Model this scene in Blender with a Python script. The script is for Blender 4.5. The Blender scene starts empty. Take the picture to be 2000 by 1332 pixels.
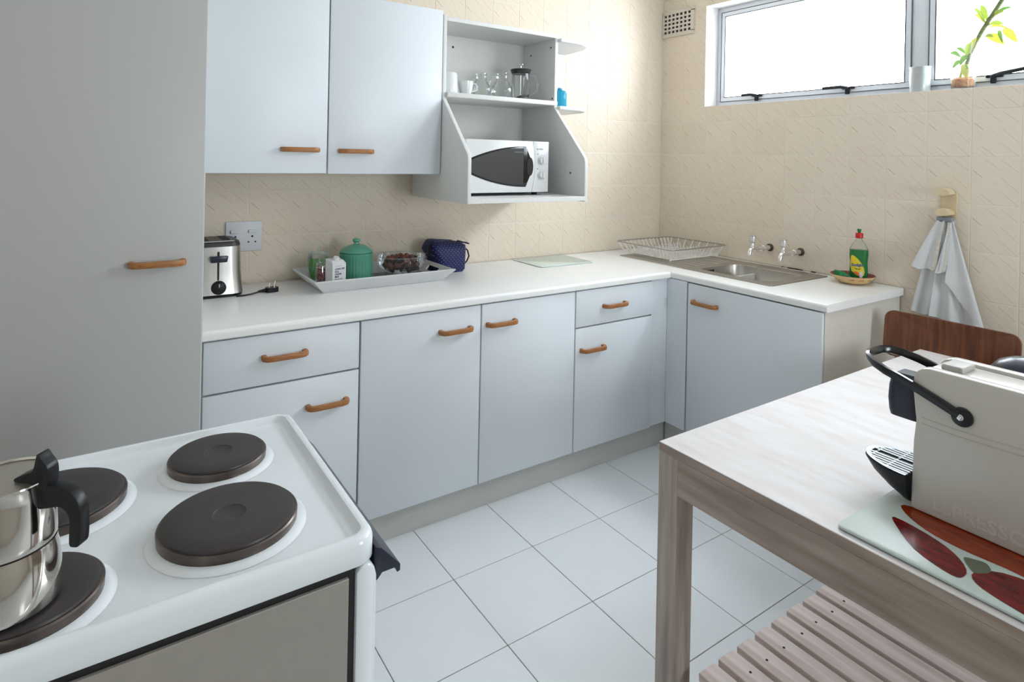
import bpy, bmesh, math, random
from math import pi, sin, cos, radians, sqrt
from mathutils import Vector, Matrix
random.seed(7)
SC = bpy.context.scene
COL = SC.collection
# ------------------------------------------------------------------ camera
CAM_C = Vector((-3.1161, -2.8253, 1.4704))
YAW, ROLL, FPX, PY = -0.5954, 0.02, 1190.69, 308.06
cam_d = bpy.data.cameras.new('camera')
cam = bpy.data.objects.new('camera', cam_d)
COL.objects.link(cam)
right = Vector((cos(YAW), sin(YAW), 0)); fwd = Vector((-sin(YAW), cos(YAW), 0)); up = Vector((0, 0, 1))
r2 = cos(ROLL) * right + sin(ROLL) * up
u2 = -sin(ROLL) * right + cos(ROLL) * up
m = Matrix((r2, u2, -fwd)).transposed().to_4x4()
m.translation = CAM_C
cam.matrix_world = m
cam_d.sensor_width = 36.0
cam_d.lens = 36.0 * FPX / 2000.0
cam_d.shift_y = -(666.0 - PY) / 2000.0
cam_d.clip_start = 0.02
SC.camera = cam
# ------------------------------------------------------------------ world, light, exposure
w = bpy.data.worlds.new('overcast_sky'); SC.world = w; w.use_nodes = True
bg = w.node_tree.nodes['Background']
bg.inputs[0].default_value = (0.87, 0.93, 1.0, 1)
bg.inputs[1].default_value = 13.5
def portal(loc, rot, sx, sy):
    l = bpy.data.lights.new('sky_portal', 'AREA'); l.shape = 'RECTANGLE'; l.size = sx; l.size_y = sy
    l.cycles.is_portal = True
    o = bpy.data.objects.new('sky_portal', l); COL.objects.link(o); o.location = loc; o.rotation_euler = rot
portal((0.20, -1.55, 2.125), (0, pi/2, 0), 0.66, 2.42)           # window in the right wall, facing -x
portal((-1.0, -4.47, 1.4), (pi/2, 0, 0), .82, 1.05)                 # added fill window, unseen behind the camera, facing +y
SC.view_settings.view_transform = 'Standard'
SC.view_settings.look = 'None'
SC.view_settings.gamma = 1.0
SC.view_settings.use_curve_mapping = False
SC.view_settings.exposure = 0.52
SC.cycles.transparent_max_bounces = 24

# ------------------------------------------------------------------ helpers
def S(r, g, b):
    f = lambda c: (c/255/12.92) if c/255 <= .04045 else ((c/255+.055)/1.055)**2.4
    return (f(r), f(g), f(b), 1)

MATS = {}
def mat(name, col, rough=.5, metal=0.0, noise=None, bump=None, trans=0, alpha=None, coat=0, spec=.5, sheen=0):
    """noise=(scale, colour2, amount, (sx,sy,sz)); bump=(scale, strength, (sx,sy,sz))"""
    if name in MATS: return MATS[name]
    ma = bpy.data.materials.new(name); ma.use_nodes = True; MATS[name] = ma
    nt = ma.node_tree; b = nt.nodes['Principled BSDF']
    b.inputs['Base Color'].default_value = col
    b.inputs['Roughness'].default_value = rough
    b.inputs['Metallic'].default_value = metal
    b.inputs['Transmission Weight'].default_value = trans
    b.inputs['Coat Weight'].default_value = coat
    b.inputs['Specular IOR Level'].default_value = spec
    tc = nt.nodes.new('ShaderNodeTexCoord')
    def nz(scale, st):
        mp = nt.nodes.new('ShaderNodeMapping'); mp.inputs['Scale'].default_value = st
        n = nt.nodes.new('ShaderNodeTexNoise'); n.inputs['Scale'].default_value = scale; n.inputs['Detail'].default_value = 5
        nt.links.new(tc.outputs['Object'], mp.inputs['Vector']); nt.links.new(mp.outputs[0], n.inputs['Vector'])
        return n
    if noise is None: noise = (9, tuple(c*.94 for c in col[:3])+(1,), .5, (1, 1, 1))
    sc, c2, am, st = noise
    n = nz(sc, st)
    rp = nt.nodes.new('ShaderNodeValToRGB')
    rp.color_ramp.elements[0].position = .35; rp.color_ramp.elements[1].position = .68
    rp.color_ramp.elements[0].color = (0, 0, 0, 1); rp.color_ramp.elements[1].color = (am, am, am, 1)
    mx = nt.nodes.new('ShaderNodeMix'); mx.data_type = 'RGBA'
    mx.inputs[6].default_value = col; mx.inputs[7].default_value = c2
    nt.links.new(n.outputs['Fac'], rp.inputs[0]); nt.links.new(rp.outputs[0], mx.inputs[0]); nt.links.new(mx.outputs[2], b.inputs['Base Color'])
    if bump:
        sc, stg, st = bump
        n = nz(sc, st); bp = nt.nodes.new('ShaderNodeBump'); bp.inputs['Strength'].default_value = stg; bp.inputs['Distance'].default_value = .002
        nt.links.new(n.outputs['Fac'], bp.inputs['Height']); nt.links.new(bp.outputs[0], b.inputs['Normal'])
    return ma

def thin_glass(name, tint=(.96, .98, .97, 1), refl=.35, rough=.02, body=0.0, bodycol=(.8, .85, .85, 1)):
    if name in MATS: return MATS[name]
    ma = bpy.data.materials.new(name); ma.use_nodes = True; MATS[name] = ma
    nt = ma.node_tree; nt.nodes.clear()
    out = nt.nodes.new('ShaderNodeOutputMaterial'); tr = nt.nodes.new('ShaderNodeBsdfTransparent'); gl = nt.nodes.new('ShaderNodeBsdfGlossy')
    tr.inputs[0].default_value = tint; gl.inputs['Roughness'].default_value = rough; gl.inputs[0].default_value = (.95, .97, 1, 1)
    lw = nt.nodes.new('ShaderNodeLayerWeight'); lw.inputs[0].default_value = refl
    mx = nt.nodes.new('ShaderNodeMixShader')
    nt.links.new(lw.outputs['Fresnel'], mx.inputs[0]); nt.links.new(tr.outputs[0], mx.inputs[1]); nt.links.new(gl.outputs[0], mx.inputs[2])
    fm = nt.nodes.new('ShaderNodeMath'); fm.operation = 'MULTIPLY'; fm.inputs[1].default_value = .75
    nt.links.new(lw.outputs['Fresnel'], fm.inputs[0]); nt.links.new(fm.outputs[0], mx.inputs[0])
    last = mx
    if body:
        d = nt.nodes.new('ShaderNodeBsdfDiffuse'); d.inputs[0].default_value = bodycol
        n = nt.nodes.new('ShaderNodeTexNoise'); n.inputs['Scale'].default_value = 30
        ml = nt.nodes.new('ShaderNodeMath'); ml.operation = 'MULTIPLY_ADD'; ml.inputs[1].default_value = .1; ml.inputs[2].default_value = body-.05
        nt.links.new(n.outputs['Fac'], ml.inputs[0])
        m2 = nt.nodes.new('ShaderNodeMixShader'); nt.links.new(ml.outputs[0], m2.inputs[0])
        nt.links.new(mx.outputs[0], m2.inputs[1]); nt.links.new(d.outputs[0], m2.inputs[2]); last = m2
    nt.links.new(last.outputs[0], out.inputs[0])
    return ma

class MB:
    """collects shapes into one mesh"""
    def __init__(s): s.bm = bmesh.new()
    def box(s, x0, x1, y0, y1, z0, z1, bev=0, seg=2, rot=None, pivot=None):
        t = bmesh.new(); bmesh.ops.create_cube(t, size=1)
        for v in t.verts:
            v.co = Vector(((x0+x1)/2 + v.co.x*(x1-x0), (y0+y1)/2 + v.co.y*(y1-y0), (z0+z1)/2 + v.co.z*(z1-z0)))
        if bev: bmesh.ops.bevel(t, geom=t.edges[:], offset=bev, segments=seg, affect='EDGES', profile=.5)
        if rot is not None:
            p = Vector(pivot) if pivot else Vector(((x0+x1)/2, (y0+y1)/2, (z0+z1)/2))
            for v in t.verts: v.co = rot @ (v.co - p) + p
        s.merge(t); return s
    def merge(s, t):
        me = bpy.data.meshes.new('t'); t.to_mesh(me); t.free(); s.bm.from_mesh(me); bpy.data.meshes.remove(me)
    def lathe(s, prof, c=(0, 0, 0), seg=32, axis=None, sx=1, sy=1, cap=True, ripple=None):
        """prof [(r,z)...] revolved about z through c; axis: matrix to orient"""
        rings = []
        for r, z in prof:
            ring = []
            for k in range(seg):
                a = 2*pi*k/seg
                rr = r * (ripple(a, z) if ripple else 1)
                p = Vector((rr*cos(a)*sx, rr*sin(a)*sy, z))
                if axis is not None: p = axis @ p
                ring.append(s.bm.verts.new(p + Vector(c)))
            rings.append(ring)
        for a, b in zip(rings, rings[1:]):
            for k in range(seg):
                s.bm.faces.new((a[k], a[(k+1) % seg], b[(k+1) % seg], b[k]))
        if cap:
            if prof[0][0] > 1e-6: s.bm.faces.new(rings[0][::-1])
            if prof[-1][0] > 1e-6: s.bm.faces.new(rings[-1])
        return s
    def loft(s, rings, closed=True, cap0=True, cap1=True):
        R = [[s.bm.verts.new(Vector(p)) for p in ring] for ring in rings]
        n = len(R[0])
        for a, b in zip(R, R[1:]):
            for k in range(n if closed else n-1):
                s.bm.faces.new((a[k], a[(k+1) % n], b[(k+1) % n], b[k]))
        if cap0: s.bm.faces.new(R[0][::-1])
        if cap1: s.bm.faces.new(R[-1])
        return s
    def tube(s, pts, r, seg=8, closed=False, flat=1.0, upv=None, cap=True):
        pts = [Vector(p) for p in pts]; n = len(pts); rings = []; prev = None
        for i, p in enumerate(pts):
            if closed: t = (pts[(i+1) % n] - pts[i-1]).normalized()
            else: t = (pts[min(i+1, n-1)] - pts[max(i-1, 0)]).normalized()
            if upv is not None: a = Vector(upv) - Vector(upv).dot(t)*t
            elif prev is None:
                a = Vector((0, 0, 1)) if abs(t.z) < .9 else Vector((1, 0, 0)); a = a - a.dot(t)*t
            else: a = prev - prev.dot(t)*t
            a.normalize(); prev = a; b = t.cross(a)
            rr = r[i] if isinstance(r, (list, tuple)) else r
            rings.append([p + a*rr*cos(2*pi*k/seg)*flat + b*rr*sin(2*pi*k/seg) for k in range(seg)])
        if closed:
            rings.append(rings[0]); s.loft(rings, True, False, False)
            bmesh.ops.remove_doubles(s.bm, verts=s.bm.verts, dist=1e-6)
        else: s.loft(rings, True, cap, cap)
        return s
    def prism(s, poly, axis, a, b, bev=0):
        """poly 2d in the two other axes (x:(y,z) y:(x,z) z:(x,y))"""
        def P(u, v, w):
            return {'x': (w, u, v), 'y': (u, w, v), 'z': (u, v, w)}[axis]
        t = bmesh.new()
        A = [t.verts.new(P(u, v, a)) for u, v in poly]; B = [t.verts.new(P(u, v, b)) for u, v in poly]
        n = len(poly); t.faces.new(A[::-1]); t.faces.new(B)
        for k in range(n): t.faces.new((A[k], A[(k+1) % n], B[(k+1) % n], B[k]))
        bmesh.ops.recalc_face_normals(t, faces=t.faces[:])
        if bev: bmesh.ops.bevel(t, geom=t.edges[:], offset=bev, segments=2, affect='EDGES', profile=.5)
        s.merge(t); return s
    def sphere(s, c, r, sx=1, sy=1, sz=1, u=14, v=9):
        t = bmesh.new(); bmesh.ops.create_uvsphere(t, u_segments=u, v_segments=v, radius=r)
        for x in t.verts: x.co = Vector((x.co.x*sx, x.co.y*sy, x.co.z*sz)) + Vector(c)
        s.merge(t); return s
    def xf(s, M):
        for v in s.bm.verts: v.co = M @ v.co
        return s

def rrect(x0, x1, y0, y1, r, z, n=5):
    pts = []
    for cx, cy, a0 in ((x1-r, y1-r, 0), (x0+r, y1-r, pi/2), (x0+r, y0+r, pi), (x1-r, y0+r, 1.5*pi)):
        for k in range(n+1):
            a = a0 + pi/2*k/n; pts.append((cx+r*cos(a), cy+r*sin(a), z))
    return pts

def smooth_poly(pts, n=4):
    out = []; N = len(pts)
    for i in range(N):
        p0, p1, p2, p3 = [Vector(pts[(i+d) % N]) for d in (-1, 0, 1, 2)]
        for k in range(n):
            t = k/n; q = .5*((2*p1)+(-p0+p2)*t+(2*p0-5*p1+4*p2-p3)*t*t+(-p0+3*p1-3*p2+p3)*t**3); out.append((q.x, q.y))
    return out

def finish(name, mb, ma, off=Vector((0, 0, 0)), smooth=True, ang=38, recalc=True):
    me = bpy.data.meshes.new(name)
    if recalc: bmesh.ops.recalc_face_normals(mb.bm, faces=mb.bm.faces[:])
    for v in mb.bm.verts: v.co -= off
    mb.bm.to_mesh(me); mb.bm.free()
    if smooth:
        for p in me.polygons: p.use_smooth = True
        me.set_sharp_from_angle(angle=radians(ang))
    if isinstance(ma, (list, tuple)):
        for x in ma: me.materials.append(x)
    else: me.materials.append(ma)
    return me

OFF = {}
def thing(name, label, cat, loc=(0, 0, 0), rotz=0, group=None, local=False):
    """Empty at the base; parts are modelled in world coordinates (or in local ones)"""
    o = bpy.data.objects.new(name, None); COL.objects.link(o); o.empty_display_size = .05
    o.location = loc; o.rotation_euler = (0, 0, rotz)
    o['label'] = label; o['category'] = cat
    if group: o['group'] = group
    OFF[o.name] = Vector((0, 0, 0)) if local else Vector(loc)
    return o
def part(name, mb, ma, parent, label=None, stuff=False, **k):
    off = OFF[parent.name]
    me = finish(name, mb, ma, off, **k)
    o = bpy.data.objects.new(name, me); COL.objects.link(o); o.parent = parent
    OFF[o.name] = off
    if label: o['label'] = label
    if stuff: o['kind'] = 'stuff'
    return o
def single(name, mb, ma, label, cat, loc, group=None, rotz=0, local=False, **k):
    me = finish(name, mb, ma, Vector((0, 0, 0)) if local else Vector(loc), **k)
    o = bpy.data.objects.new(name, me); COL.objects.link(o); o.location = loc; o.rotation_euler = (0, 0, rotz)
    o['label'] = label; o['category'] = cat
    if group: o['group'] = group
    OFF[o.name] = Vector((0, 0, 0)) if local else Vector(loc)
    return o
def struct(name, mb, ma, **k):
    me = finish(name, mb, ma, **k); o = bpy.data.objects.new(name, me); COL.objects.link(o); o['kind'] = 'structure'; OFF[o.name] = Vector((0, 0, 0)); return o
def copy_tree(o, parent=None):
    c = o.copy(); COL.objects.link(c); c.parent = parent
    for ch in list(o.children): copy_tree(ch, c)
    return c

def text_mb(txt, size, depth=.0004, align='LEFT', bold=0.0, shear=0.0):
    """text in the local XY plane, extruded; returns MB"""
    cu = bpy.data.curves.new('txt', 'FONT'); cu.body = txt; cu.size = size; cu.extrude = depth; cu.align_x = align; cu.offset = bold; cu.shear = shear
    cu.resolution_u = 3
    o = bpy.data.objects.new('txt', cu); COL.objects.link(o)
    dg = bpy.context.evaluated_depsgraph_get(); dg.update()
    me = bpy.data.meshes.new_from_object(o.evaluated_get(dg))
    mb = MB(); mb.bm.from_mesh(me)
    bpy.data.objects.remove(o); bpy.data.curves.remove(cu); bpy.data.meshes.remove(me)
    return mb
# ------------------------------------------------------------------ materials
WHITE = mat('white_laminate', (.74, .785, .825, 1), .38, bump=(60, .05, (1, 1, 1)), noise=(4, (.705, .75, .79, 1), .4, (1, 1, 1)))
CARC = mat('carcass_laminate', (.74, .74, .72, 1), .45, bump=(160, .12, (6, 6, .4)), noise=(25, (.68, .69, .68, 1), .5, (6, 6, .4)))
SIDEP = mat('side_panel_laminate', (.70, .67, .61, 1), .5, noise=(30, (.64, .61, .55, 1), .5, (6, 6, .5)))
TOPW = mat('worktop_laminate', (.87, .87, .855, 1), .3, noise=(3, (.84, .84, .825, 1), .5, (1, 1, 1)), bump=(120, .05, (1, 1, 1)))
KICK = mat('kickboard_grey', (.60, .60, .57, 1), .5, noise=(20, (.54, .55, .52, 1), .5, (.5, 1, 3)))
DARK = mat('shade_and_dark_parts', (.02, .02, .02, 1), .8)  # painted shade in holes and gaps; also truly dark small parts
OAK = mat('oiled_oak_handle', S(172, 118, 66), .42, noise=(40, S(140, 82, 42), .8, (1, 6, 6)))
CHROME = mat('chrome', (.82, .82, .83, 1), .12, 1.0)
STEEL = mat('brushed_steel', (.62, .61, .59, 1), .3, 1.0, noise=(60, (.5, .49, .47, 1), .6, (1, 1, .03)), bump=(200, .05, (1, 1, .02)))
POLISH = mat('polished_steel', (.62, .585, .54, 1), .08, 1.0)
BLACKP = mat('black_plastic', (.008, .009, .012, 1), .35, spec=.3)
NAVYP = mat('dark_navy_plastic', (.012, .016, .035, 1), .28)
GROUTF = mat('floor_grout', S(150, 138, 126), .9, noise=(30, S(104, 90, 78), .9, (1, 1, 1)))
FTILE = mat('white_floor_tile', (.79, .825, .85, 1), .22, noise=(5, (.76, .80, .83, 1), .6, (1, 1, 1)))
PLASTER = mat('white_plaster', (.82, .81, .79, 1), .8, bump=(80, .2, (1, 1, 1)))
CREAMW = mat('cream_wall_paint', (.70, .66, .59, 1), .7, bump=(60, .2, (1, 1, 1)))
GROUTW = mat('wall_grout', S(236, 228, 214), .8)
ALU = mat('aluminium_frame', (.66, .68, .72, 1), .4, .25)

def wall_tile_mat():
    ma = bpy.data.materials.new('cream_wall_tile'); ma.use_nodes = True
    nt = ma.node_tree; L = nt.links; b = nt.nodes['Principled BSDF']
    b.inputs['Roughness'].default_value = .27; b.inputs['Specular IOR Level'].default_value = .07
    tc = nt.nodes.new('ShaderNodeTexCoord'); sp = nt.nodes.new('ShaderNodeSeparateXYZ'); L.new(tc.outputs['Object'], sp.inputs[0])
    def M(op, a, b_=None, c=None):
        n = nt.nodes.new('ShaderNodeMath'); n.operation = op
        for i, v in enumerate((a, b_, c)):
            if v is None: continue
            if isinstance(v, (int, float)): n.inputs[i].default_value = v
            else: L.new(v, n.inputs[i])
        return n.outputs[0]
    u, v = sp.outputs['X'], sp.outputs['Z']
    TWd, THt = .173, .2042
    s = M('MULTIPLY', M('SUBTRACT', M('MULTIPLY', u, 1.0), v), .7071)     # along (down-right)
    t = M('MULTIPLY', M('ADD', u, v), .7071)                                # across
    nz = nt.nodes.new('ShaderNodeTexNoise'); nz.inputs['Scale'].default_value = 90; L.new(tc.outputs['Object'], nz.inputs['Vector'])
    wob = M('MULTIPLY', M('SUBTRACT', nz.outputs['Fac'], .5), .0022)
    t2 = M('ADD', t, wob)
    tot = None
    dashes = [(.05,.28,.24,.43,1.0),(.28,.05,.64,.29,.5),(.62,.42,.97,.72,.6),(.22,.78,.52,1.0,.8),(.6,.7,.97,.99,.6),(.62,.06,.95,.3,.7),(.05,.9,.2,.99,.5),(.02,.5,.3,.72,.25),(.36,.42,.6,.62,.25)]
    for x0, y0, x1, y1, wgt in dashes:
        U0, V0, U1, V1 = (x0-.5)*TWd, (.5-y0)*THt, (x1-.5)*TWd, (.5-y1)*THt
        s0, s1 = (U0-V0)*.7071, (U1-V1)*.7071
        # centre line offset (use mid)
        tm = ((U0+U1)/2 + (V0+V1)/2)*.7071; sm = (s0+s1)/2; hl = abs(s1-s0)/2
        slope = ((U1+V1)-(U0+V0))*.7071/(s1-s0)
        d = M('ABSOLUTE', M('SUBTRACT', t2, M('MULTIPLY_ADD', M('SUBTRACT', s, sm), slope, tm)))
        k1 = M('LESS_THAN', d, .00095 if wgt > .9 else .0007)
        k2 = M('LESS_THAN', M('ABSOLUTE', M('SUBTRACT', s, sm)), hl)
        kk = M('MULTIPLY', M('MULTIPLY', k1, k2), wgt)
        tot = kk if tot is None else M('MAXIMUM', tot, kk)
    # soft lighter diagonal streaking
    cb = nt.nodes.new('ShaderNodeCombineXYZ'); L.new(M('MULTIPLY', s, 9), cb.inputs[0]); L.new(M('MULTIPLY', t, 150), cb.inputs[1])
    n2 = nt.nodes.new('ShaderNodeTexNoise'); n2.inputs['Scale'].default_value = 1; n2.inputs['Detail'].default_value = 3; L.new(cb.outputs[0], n2.inputs['Vector'])
    faint = M('MULTIPLY', M('GREATER_THAN', n2.outputs['Fac'], .63), .16)
    tot = M('MAXIMUM', tot, faint)
    oi = nt.nodes.new('ShaderNodeObjectInfo')
    base = nt.nodes.new('ShaderNodeMix'); base.data_type = 'RGBA'
    base.inputs[6].default_value = (.775, .68, .56, 1); base.inputs[7].default_value = (.75, .655, .535, 1)
    L.new(oi.outputs['Random'], base.inputs[0])
    mx = nt.nodes.new('ShaderNodeMix'); mx.data_type = 'RGBA'; L.new(base.outputs[2], mx.inputs[6]); mx.inputs[7].default_value = S(148, 112, 80)
    L.new(M('MULTIPLY', tot, .72), mx.inputs[0]); L.new(mx.outputs[2], b.inputs['Base Color'])
    # fine vertical ribs
    cb2 = nt.nodes.new('ShaderNodeCombineXYZ'); L.new(M('MULTIPLY', u, 300), cb2.inputs[0]); L.new(M('MULTIPLY', v, 9), cb2.inputs[1])
    n3 = nt.nodes.new('ShaderNodeTexNoise'); n3.inputs['Scale'].default_value = 1; L.new(cb2.outputs[0], n3.inputs['Vector'])
    bp = nt.nodes.new('ShaderNodeBump'); bp.inputs['Strength'].default_value = .22; bp.inputs['Distance'].default_value = .0012
    L.new(n3.outputs['Fac'], bp.inputs['Height']); L.new(bp.outputs[0], b.inputs['Normal'])
    return ma
WTILE = wall_tile_mat()

# ------------------------------------------------------------------ room shell
XL, YF, ZC = -3.56, -4.4, 2.72
HY0, HY1, HZ0, HZ1 = -2.75, -.352, 1.813, 2.437      # window opening in the right wall
TT = .0014
wall_back = struct('wall_back', MB().box(XL-.1, .25, TT, .12, -.1, ZC+.1), GROUTW)
mb = MB()
for y0, y1, z0, z1 in ((YF, HY0-.006, -.1, ZC+.1), (HY1+.006, TT, -.1, ZC+.1), (HY0-.006, HY1+.006, -.1, HZ0-.006), (HY0-.006, HY1+.006, HZ1+.006, ZC+.1)):
    mb.box(TT, .22, y0, y1, z0, z1)
wall_right = struct('wall_right', mb, GROUTW)
mb = MB()      # white plastered reveal of the window opening
mb.box(.0005, .16, HY1, HY1+.006, HZ0-.006, HZ1+.006); mb.box(.0005, .16, HY0-.006, HY0, HZ0-.006, HZ1+.006)
mb.box(.0005, .16, HY0, HY1, HZ0-.006, HZ0); mb.box(.0005, .16, HY0, HY1, HZ1, HZ1+.006)
part('reveal', mb, PLASTER, wall_right, label='white painted window reveal')
struct('wall_left', MB().box(XL-.1, XL, YF-.1, .1, -.1, ZC+.1), CREAMW)
mb = MB()
FILLW = (-1.38, -.62, .9, 1.9)  # opening for the added fill window
for x0, x1, z0, z1 in ((XL, FILLW[0], -.1, ZC+.1), (FILLW[1], .2, -.1, ZC+.1), (FILLW[0], FILLW[1], -.1, FILLW[2]), (FILLW[0], FILLW[1], FILLW[3], ZC+.1)):
    mb.box(x0, x1, YF-.12, YF, z0, z1)
struct('wall_front', mb, CREAMW)
struct('ceiling', MB().box(XL-.1, .25, YF-.1, .12, ZC, ZC+.1), PLASTER)
floor = struct('floor', MB().box(XL-.1, .25, YF-.1, .12, -.1, -.0016), GROUTF)

# wall tiles, one object each
TW, TH, Z0 = .1732, .2042, 1.1048
tcache = {}
def tile_mesh(x0, x1, z0, z1, t=TT):
    key = tuple(round(q, 4) for q in (x0, x1, z0, z1))
    if key in tcache: return tcache[key]
    b = bmesh.new(); e = .0018
    A = [b.verts.new(p) for p in ((x0, 0, z0), (x1, 0, z0), (x1, 0, z1), (x0, 0, z1))]
    B = [b.verts.new(p) for p in ((x0, -t+.0005, z0), (x1, -t+.0005, z0), (x1, -t+.0005, z1), (x0, -t+.0005, z1))]
    Cc = [b.verts.new(p) for p in ((x0+e, -t, z0+e), (x1-e, -t, z0+e), (x1-e, -t, z1-e), (x0+e, -t, z1-e))]
    for P, Q in ((A, B), (B, Cc)):
        for k in range(4): b.faces.new((P[k], P[(k+1) % 4], Q[(k+1) % 4], Q[k]))
    b.faces.new(Cc)
    me = bpy.data.meshes.new('tile'); b.to_mesh(me); b.free(); me.materials.append(WTILE); tcache[key] = me
    return me
def add_tile(parent, me, loc, rz=0):
    o = bpy.data.objects.new('tile', me); COL.objects.link(o); o.parent = parent
    a = .0016
    o.location = loc; o.rotation_euler = (random.uniform(-a, a), 0, rz + random.uniform(-a, a))
G = .0014
xs = [0, -.134, -.313, -.489, -.655, -.829, -1.003, -1.172, -1.348, -1.523, -1.697, -1.872, -2.048, -2.222, -2.399, -2.575, -2.75, -2.925]
zrows = [Z0 + k*TH for k in range(-1, 8)]
for a, b_ in zip(xs, xs[1:]):
    for z in zrows:
        z1 = min(z+TH, ZC); z0 = max(z, .88)
        wv = a-b_
        if wv < .15: me = tile_mesh(-TW/2+G, -TW/2+wv-G, z0-(z+TH/2)+G, z1-(z+TH/2)-G); cx = b_+TW/2
        else: me = tile_mesh(-wv/2+G, wv/2-G, z0-(z+TH/2)+G, z1-(z+TH/2)-G); cx = (a+b_)/2
        add_tile(wall_back, me, (cx, TT, z+TH/2))
ys = [0, -.184, -.366, -.544, -.719, -.892, -1.066, -1.24, -1.414, -1.587, -1.758, -1.931, -2.104, -2.277, -2.450, -2.623, -2.796, -2.969]
rest = MB()
for a, b_ in zip(ys, ys[1:]):
    zz = [Z0 + k*TH for k in range(-1, 8)]
    if a <= -1.41: zz = [Z0 + k*TH for k in range(-5, 8)]
    for z in zz:
        z0, z1 = max(z, .88 if a > -1.41 else 0), min(z+TH, ZC)
        if z1-z0 < .02: continue
        cy, cz = (a+b_)/2, z+TH/2
        rects = [(b_, a, z0, z1)]
        if a > HY0+.001 and b_ < HY1-.001:      # clip against the window opening
            rects = []
            if z0 < HZ0: rects.append((b_, a, z0, min(z1, HZ0)))
            if z1 > HZ1: rects.append((b_, a, max(z0, HZ1), z1))
            zc0, zc1 = max(z0, HZ0), min(z1, HZ1)
            if zc1-zc0 > .01:
                if a > HY1+.004: rects.append((HY1, a, zc0, zc1))
                if b_ < HY0-.004: rects.append((b_, HY0, zc0, zc1))
        for p, q, c, d in rects:
            if d-c < .012 or q-p < .008: continue
            # local x = -(y - cy)
            me = tile_mesh(-(q-cy)+G, -(p-cy)-G, c-cz+G, d-cz-G)
            add_tile(wall_right, me, (TT, cy, cz), -pi/2)
# floor tiles
FS = .3388; fx0, fy0 = -2.0707, -.9734
me_f = None
b = MB().box(-FS/2+.0013, FS/2-.0013, -FS/2+.0013, FS/2-.0013, -.008, 0, .0008, 1)
me_f = finish('floor_tile', b, FTILE, smooth=False)
for i in range(-5, 7):
    for j in range(-3, 11):
        cx, cy = fx0 + (i+.5)*FS, fy0 - (j+.5)*FS
        if cx < XL or cx > .1 or cy > -.0 or cy < YF: continue
        if cy > -.45 and cx < -.3 and False: continue
        x0, x1, y0, y1 = max(cx-FS/2, XL), min(cx+FS/2, 0), max(cy-FS/2, YF), min(cy+FS/2, 0)
        if x1-x0 < FS-.001 or y1-y0 < FS-.001:
            mm = finish('floor_tile', MB().box(x0-cx+.0013, x1-cx-.0013, y0-cy+.0013, y1-cy-.0013, -.008, 0, .0008, 1), FTILE, smooth=False)
        else: mm = me_f
        o = bpy.data.objects.new('floor_tile', mm); COL.objects.link(o); o.parent = floor; o.location = (cx, cy, 0)
        o.rotation_euler = (random.uniform(-.0006, .0006), random.uniform(-.0006, .0006), 0)

# ------------------------------------------------------------------ windows
def ring_boxes(mb, x0, x1, y0, y1, z0, z1, wd, bev=.002):
    mb.box(x0, x1, y0, y1, z0, z0+wd, bev, 1); mb.box(x0, x1, y0, y1, z1-wd, z1, bev, 1)
    mb.box(x0, x1, y0, y0+wd, z0+wd, z1-wd, bev, 1); mb.box(x0, x1, y1-wd, y1, z0+wd, z1-wd, bev, 1)
PANE = thin_glass('window_glass', (.97, .98, .98, 1), .1)
win = bpy.data.objects.new('window_1', None); COL.objects.link(win); win['kind'] = 'structure'; win.location = (.12, -1.5, HZ0); OFF['window_1'] = Vector((.12, -1.5, HZ0))
mb = MB(); ring_boxes(mb, .115, .16, HY0, HY1, HZ0, HZ1, .042)
mb.box(.115, .16, -1.562, -1.46, HZ0+.042, HZ1-.042, .002, 1)
part('window_frame', mb, ALU, win)
for y0, y1 in ((-1.468, HY1-.034), (HY0+.034, -1.545)):
    mb = MB(); ring_boxes(mb, .108, .150, y0, y1, HZ0+.034, HZ1-.034, .028)
    sash = part('sash', mb, ALU, win)
    mb = MB(); ring_boxes(mb, .1070, .1079, y0+.024, y1-.024, HZ0+.058, HZ1-.058, .0045, 0); part('gasket', mb, DARK, sash, label='dark rubber gasket')
    mb = MB(); ring_boxes(mb, .1068, .1145, y0-.003, y1+.003, HZ0+.031, HZ1-.031, .0028, 0); part('gap_shade_line', mb, mat('gap_shade_grey', (.10, .11, .12, 1), .6), sash, label='dark strip painted as shade in the gap around the sash')  # solid dark strip standing in for the shade of the gap
    part('pane', MB().box(.128, .132, y0+.026, y1-.026, HZ0+.060, HZ1-.060), PANE, sash)
def latch(y, ln, s):
    mb = MB()
    mb.box(.094, .108, y-.035, y+.028, HZ0+.048, HZ0+.062, .003, 1)
    mb.box(.088, .108, y-.009, y+.009, HZ0+.022, HZ0+.058, .003, 1)
    part('latch', mb, BLACKP, win, label='black window latch')
    mb = MB(); mb.tube([(.095, y, HZ0+.055), (.084, y+s*.03, HZ0+.062), (.078, y+s*ln, HZ0+.064+(.014 if s < 0 else -.004))], [.0095, .009, .008], 8)
    part('latch_lever', mb, BLACKP, win, label='black lever of the window latch')
latch(-.645, .085, 1); latch(-1.175, .12, 1); latch(-1.80, .14, -1); latch(-2.45, .12, -1)
fill_win = bpy.data.objects.new('added_fill_window', None); COL.objects.link(fill_win); fill_win['kind'] = 'structure'; fill_win.location = (-1.0, YF-.06, .9); OFF['added_fill_window'] = Vector((-1.0, YF-.06, .9))  # unseen window, added as a fill light source
mb = MB()
for x0, x1, z0, z1 in ((-1.38, -.62, .9, .95), (-1.38, -.62, 1.85, 1.9), (-1.38, -1.33, .95, 1.85), (-.67, -.62, .95, 1.85)):
    mb.box(x0, x1, YF-.08, YF-.03, z0, z1)
part('window_frame', mb, ALU, fill_win)
part('pane', MB().box(-1.33, -.67, YF-.058, YF-.054, .95, 1.85), PANE, fill_win)

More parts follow.
